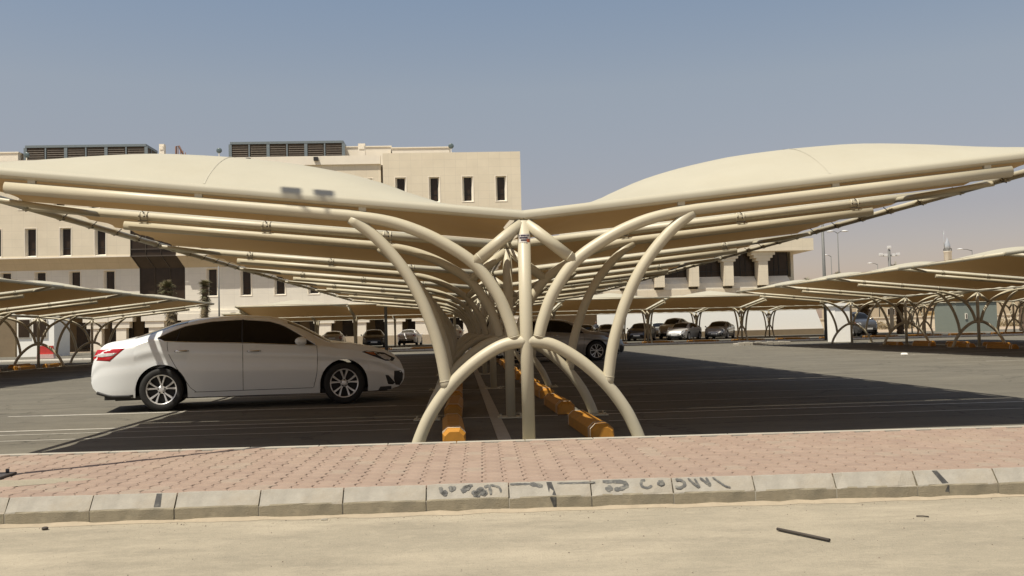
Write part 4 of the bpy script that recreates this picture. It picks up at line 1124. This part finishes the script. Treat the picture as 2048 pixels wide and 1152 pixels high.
k_ = block('kiosk', 1669, 1702, 612, 54.5, 1.2, mat('bright_white_wall', (.8, .78, .7)), 'plain white kiosk standing under the far end of the right hand canopy', 'kiosk')
block('boundary_wall', 1560, 2060, 641, 128, .4, WALL, 'long low beige boundary wall far behind the right hand canopy', 'wall')
block('guard_booth', 34, 108, 627, 76, 3, mat('bright_white_wall', (.8, .78, .7)), 'small white guard booth with dark window behind the left hand arches', 'booth', [(.05, .35, .45, .85), (.45, .8, .45, .85)])
block('brown_cabin', -60, 30, 627, 78, 3, BROWNW, 'brown walled cabin at the left edge behind the canopy arches', 'cabin')
# red plastic barrier
p = at(92, 700, 66); t = empty('road_barrier', (p.x, 66, 0), .1, 'red and white plastic road barrier behind the left hand arches', 'barrier')
MB().prism([(-.55, .02), (.55, .02), (.5, .3), (-.5, .3)], -.22, .22).build('base', mat('barrier_white', (.65, .45, .40), rough=.5), t)
MB().prism([(-.5, .301), (.5, .301), (.45, .85), (-.45, .85)], -.12, .12).build('panel', mat('barrier_red', (.55, .05, .04), rough=.45), t)

# people standing far behind the right hand canopy and near the cars
def person(x, y, label, shirt, trousers, h=1.72, rz=0):
    t = empty('person', (x, y, 0), rz, label, 'person')
    SK = mat('skin', (.25, .13, .08), rough=.6)
    mb = MB(); prof = [(.0, .80), (.13, .82), (.165, .95), (.15, 1.1), (.19, 1.35), (.17, 1.43), (.06, 1.48), (.055, 1.52)]
    vs = []; n = 12
    for r_, z in prof:
        for k in range(n): a = 2 * PI * k / n; vs.append((r_ * math.cos(a), r_ * .6 * math.sin(a), z * h / 1.72))
    mb.add(vs, [(i * n + k, i * n + (k + 1) % n, (i + 1) * n + (k + 1) % n, (i + 1) * n + k) for i in range(len(prof) - 1) for k in range(n)], True)
    for s in (-1, 1): mb.tube([(s * .17, 0, 1.40), (s * .23, .02, 1.15), (s * .24, -.04, .88)], [.055, .045, .035], 8)
    mb.build('shirt', mat(label[:12] + '_shirt', shirt, rough=.9), t)
    mb = MB()
    for s in (-1, 1): mb.tube([(s * .085, 0, .88), (s * .10, -.02, .48), (s * .11, 0, .05)], [.09, .065, .05], 8); mb.box(s * .11 - .05, s * .11 + .05, -.18, .07, 0, .07, bev=.02)
    mb.build('trousers', mat(label[:12] + '_legs', trousers, rough=.9), t)
    mb = MB(); mb.lathe([(.0, 1.49), (.05, 1.5), (.075, 1.56), (.09, 1.64), (.085, 1.70), (.05, 1.745), (0, 1.755)], 12)
    mb.tube([(0, -.08, 1.63), (0, -.11, 1.61)], .015, 5)
    for s in (-1, 1): mb.tube([(s * .085, 0, 1.62), (s * .10, 0, 1.64)], .018, 5); mb.lathe([(.0, .80), (.035, .82), (.03, .9)], 8, 'z', (s * .24, -.04, 0))
    mb.build('head', SK, t)
    MB().lathe([(.095, 1.63), (.098, 1.68), (.07, 1.755), (0, 1.775)], 12, 'z', (0, .012, 0)).build('hair', mat('black_hair', (.01, .01, .01), rough=.7), t)
    return t
p = at(1666, 660, 64.5); person(p.x, 64.5, 'person in red trousers and white shirt standing by the tall grey pole', (.6, .58, .55), (.35, .02, .03))
p = at(1198, 640, 88); person(p.x, 90, 'person in dark clothes standing before the white wall behind the charcoal sedan', (.05, .05, .06), (.04, .04, .04))

# dark vehicle behind the kiosk
far(1712, 74, -PI / 2, 'dark tall car mostly hidden behind the white kiosk', paint('charcoal_paint', (.05, .05, .05)), 1.0, hz=1.3)

# ------------------------------------------------------------------ palms
BARK = mat('palm_bark', (.13, .09, .055), rough=1, var=.4, scale=4, bump=.5, bscale=8)
LEAF = mat('dusty_palm_leaf', (.16, .15, .075), rough=.7, var=.35, scale=2)
LEAF2 = mat('dry_palm_leaf', (.26, .20, .11), rough=.8, var=.3, scale=2)
def palm(x, y, h, label, spread=1.0, n=46, seed=1, lean=0.0, stub=False, shag=0.0):
    r = random.Random(seed); t = empty('palm_tree', (x, y, 0), 0, label, 'palm tree', 'date palms around the lot')
    mb = MB(); pts = []; rad = []
    K = 26
    for k in range(K + 1):
        f = k / K; pts.append((lean * f * f, 0, h * f)); rad.append((.30 - .06 * f) * (1 + (.16 if k % 2 else -.06)))
    mb.tube(pts, rad, 10)
    for k in range(150):
        f = r.uniform(.1, 1); a = r.uniform(0, 2 * PI); rr = .27; c = Vector((lean * f * f + rr * math.cos(a), rr * math.sin(a), h * f))
        o = Vector((math.cos(a), math.sin(a), 1.2)).normalized() * r.uniform(.1, .22); s_ = Vector((-math.sin(a), math.cos(a), 0)) * .06
        mb.add([c - s_, c + s_, c + o], [(0, 1, 2)])
    mb.build('trunk', BARK, t)
    if stub: return t
    cr = [MB(), MB()]
    for k in range(n):
        a = r.uniform(0, 2 * PI); el = r.uniform(-.9, 1.45) if k % 3 else r.uniform(.7, 1.5); L = r.uniform(1.0, 2.1) * spread
        d = Vector((math.cos(a) * math.cos(el), math.sin(a) * math.cos(el), math.sin(el))); p0 = Vector((lean, 0, h - r.uniform(0, .5)))
        if shag:
            f = r.random(); el = (1.35 - 2.6 * f) + r.uniform(-.3, .3); L = r.uniform(.7, 1.25) * spread; zz = h + .9 - shag * f
            d = Vector((math.cos(a) * math.cos(el), math.sin(a) * math.cos(el), math.sin(el))); p0 = Vector((lean * min(1, zz / h) ** 2, 0, min(zz, h)))
        P = []; v = d.copy(); p = p0
        for q in range(9):
            P.append(p.copy()); p = p + v * L / 8; v = (v + Vector((math.cos(a) * .03, math.sin(a) * .03, -.10 - .05 * (q / 8)))).normalized()
        g = cr[1 if (el < -.1 or r.random() < .2) else 0]
        g.tube(P, .018, 3, r2=.005, cap=False)
        for q in range(1, 9):
            tt = (P[q] - P[q - 1]).normalized(); side = tt.cross(Vector((0, 0, 1)))
            side = side.normalized() if side.length > .01 else Vector((1, 0, 0))
            for h2 in (0, .5):
                c = P[q - 1].lerp(P[q], h2)
                for s in (-1, 1):
                    ln = r.uniform(.22, .42) * (1 - .5 * q / 9); e_ = c + side * s * ln + tt * ln * .9 + Vector((0, 0, r.uniform(-.12, .05)))
                    g.add([c - tt * .018, c + tt * .018, e_], [(0, 1, 2)])
    c_ = cr[0].build('crown', LEAF, t); cr[1].build('dry_fronds', LEAF2, t)
    return t
p = at(345, 590, 88); palm(p.x, 88, at(345, 575, 88).z, 'shaggy palm with drooping dusty crown in front of the dark glazed bay', 0.72, 260, 3, lean=-.5, shag=4.0)
p = at(408, 590, 88); palm(p.x, 88, at(408, 572, 88).z, 'shaggy narrow palm next to the thin grey pole', .55, 230, 9, lean=.1, shag=4.2)
for u, v, Y, sc, lb, sd0 in ((1614, 556, 120, .55, 'small dark palm crown showing by the corner of the low wing', 5), (1676, 540, 130, .4, 'palm crown below the twin headed lamp post', 6), (1790, 526, 140, .5, 'bright green upright palm top beside the floodlight mast', 7)):
    p = at(u, v, Y); palm(p.x, Y, p.z - .6, lb, sc, 60, sd0)
for u, Y, lb in ((1729, 82, 'dark shaggy palm trunk behind the arches nearest the kiosk'), (1800, 82, 'dark shaggy palm trunk behind the middle arches of the right hand canopy'), (2046, 80, 'dark palm trunk at the right edge beyond the utility cabin')):
    p = at(u, 640, Y); palm(p.x, Y, 3.9, lb, .7, 120, 11 + int(u), lean=0.05, shag=2.5)
# low scrub far behind
mb = MB(); r = random.Random(4)
for k in range(2600):
    x = r.uniform(at(1690, 650, 126).x, at(2048, 650, 126).x); z = abs(r.gauss(0, .45)); y = 125 + r.uniform(-1, 1)
    if math.sin(x * .9) + math.sin(x * .37) < -.3: continue
    a = r.uniform(0, PI); s_ = r.uniform(.08, .2); d = Vector((math.cos(a) * s_, math.sin(a) * s_, 0)); c = Vector((x, y, z)); mb.add([c - d, c + d, c + Vector((r.uniform(-.1, .1), 0, s_ * 1.5))], [(0, 1, 2)])
mb.build('scrub', LEAF2, None, kind='stuff', label='dry low scrub in front of the far boundary wall')

# ------------------------------------------------------------------ small things on the road and lot
DK = mat('dark_rusty_iron', (.05, .04, .03), rough=.8)
MB().tube([(1.715, 5.30, .012), (1.80, 5.14, .013), (1.885, 4.985, .012)], .0085, 8).build('iron_rod', DK, None, label='dark thin rod lying on the sandy road in front of the kerb', cat='rod')
MB().tube([(2.61, 5.54, .006), (2.64, 5.525, .008), (2.67, 5.51, .006)], .004, 6).build('twig', DK, None, label='short dark twig on the road near the right part of the kerb', cat='twig')
mb = MB(); mb.lathe([(0, 0.0), (.018, .002), (.02, .012), (.012, .018), (0, .018)], 10, 'z', (-2.52, 6.08, .001)); mb.build('bottle_cap', DK, None, label='small dark bottle cap lying against the kerb foot', cat='bottle cap')
MB().box(-.87, -.83, 6.07, 6.085, .001, .009, bev=.002).build('cigarette_end', CONC_P, None, label='tiny white cigarette end on the sand at the kerb foot', cat='cigarette end')
mb = MB(); mb.box(14.2, 14.36, 30.6, 30.75, 0.004, .09, bev=.02); mb.build('paper_litter', mat('bright_white_wall', (.8, .8, .8)), None, label='small white piece of litter lying on the open lane', cat='litter')
mb = MB(); r = random.Random(12)
for k in range(1500):
    x = r.uniform(-5, 6); y = r.uniform(2.6, 6.05) if k % 3 else kline(x, 0) - abs(r.gauss(0, .12)) - .02
    s_ = (r.uniform(.0016, .0042) if r.random() < .8 else r.uniform(.004, .0075))
    vs = [(x + s_ * r.uniform(.6, 1) * math.cos(a), y + s_ * r.uniform(.6, 1) * math.sin(a), 0) for a in (0, 1.3, 2.6, 3.9, 5.1)] + [(x, y, s_ * .9)]
    mb.add(vs, [(0, 1, 5), (1, 2, 5), (2, 3, 5), (3, 4, 5), (4, 0, 5)])
mb.build('gravel', mat('dark_gravel', (.14, .11, .08), rough=.95, var=.5, scale=3), None, kind='stuff', label='loose grit scattered on the sandy road')
mb = MB(); n = 140; vs = []
for i in range(n + 1):
    x = -7 + 15 * i / n; w = .015 + .05 * abs(math.sin(i * .7)) * abs(math.sin(i * .13)) + .03 * r.random(); y = kline(x, 0)
    vs += [(x, y - w, .0015), (x, y + .004, .010 + .012 * r.random())]
mb.add(vs, [(2 * i, 2 * i + 2, 2 * i + 3, 2 * i + 1) for i in range(n)], True)
mb.build('sand_drift', mat('orange_sand', (.34, .28, .195), rough=1, var=.1, scale=12, bump=.3, bscale=90), None, kind='stuff', label='blown sand banked along the foot of the kerb')
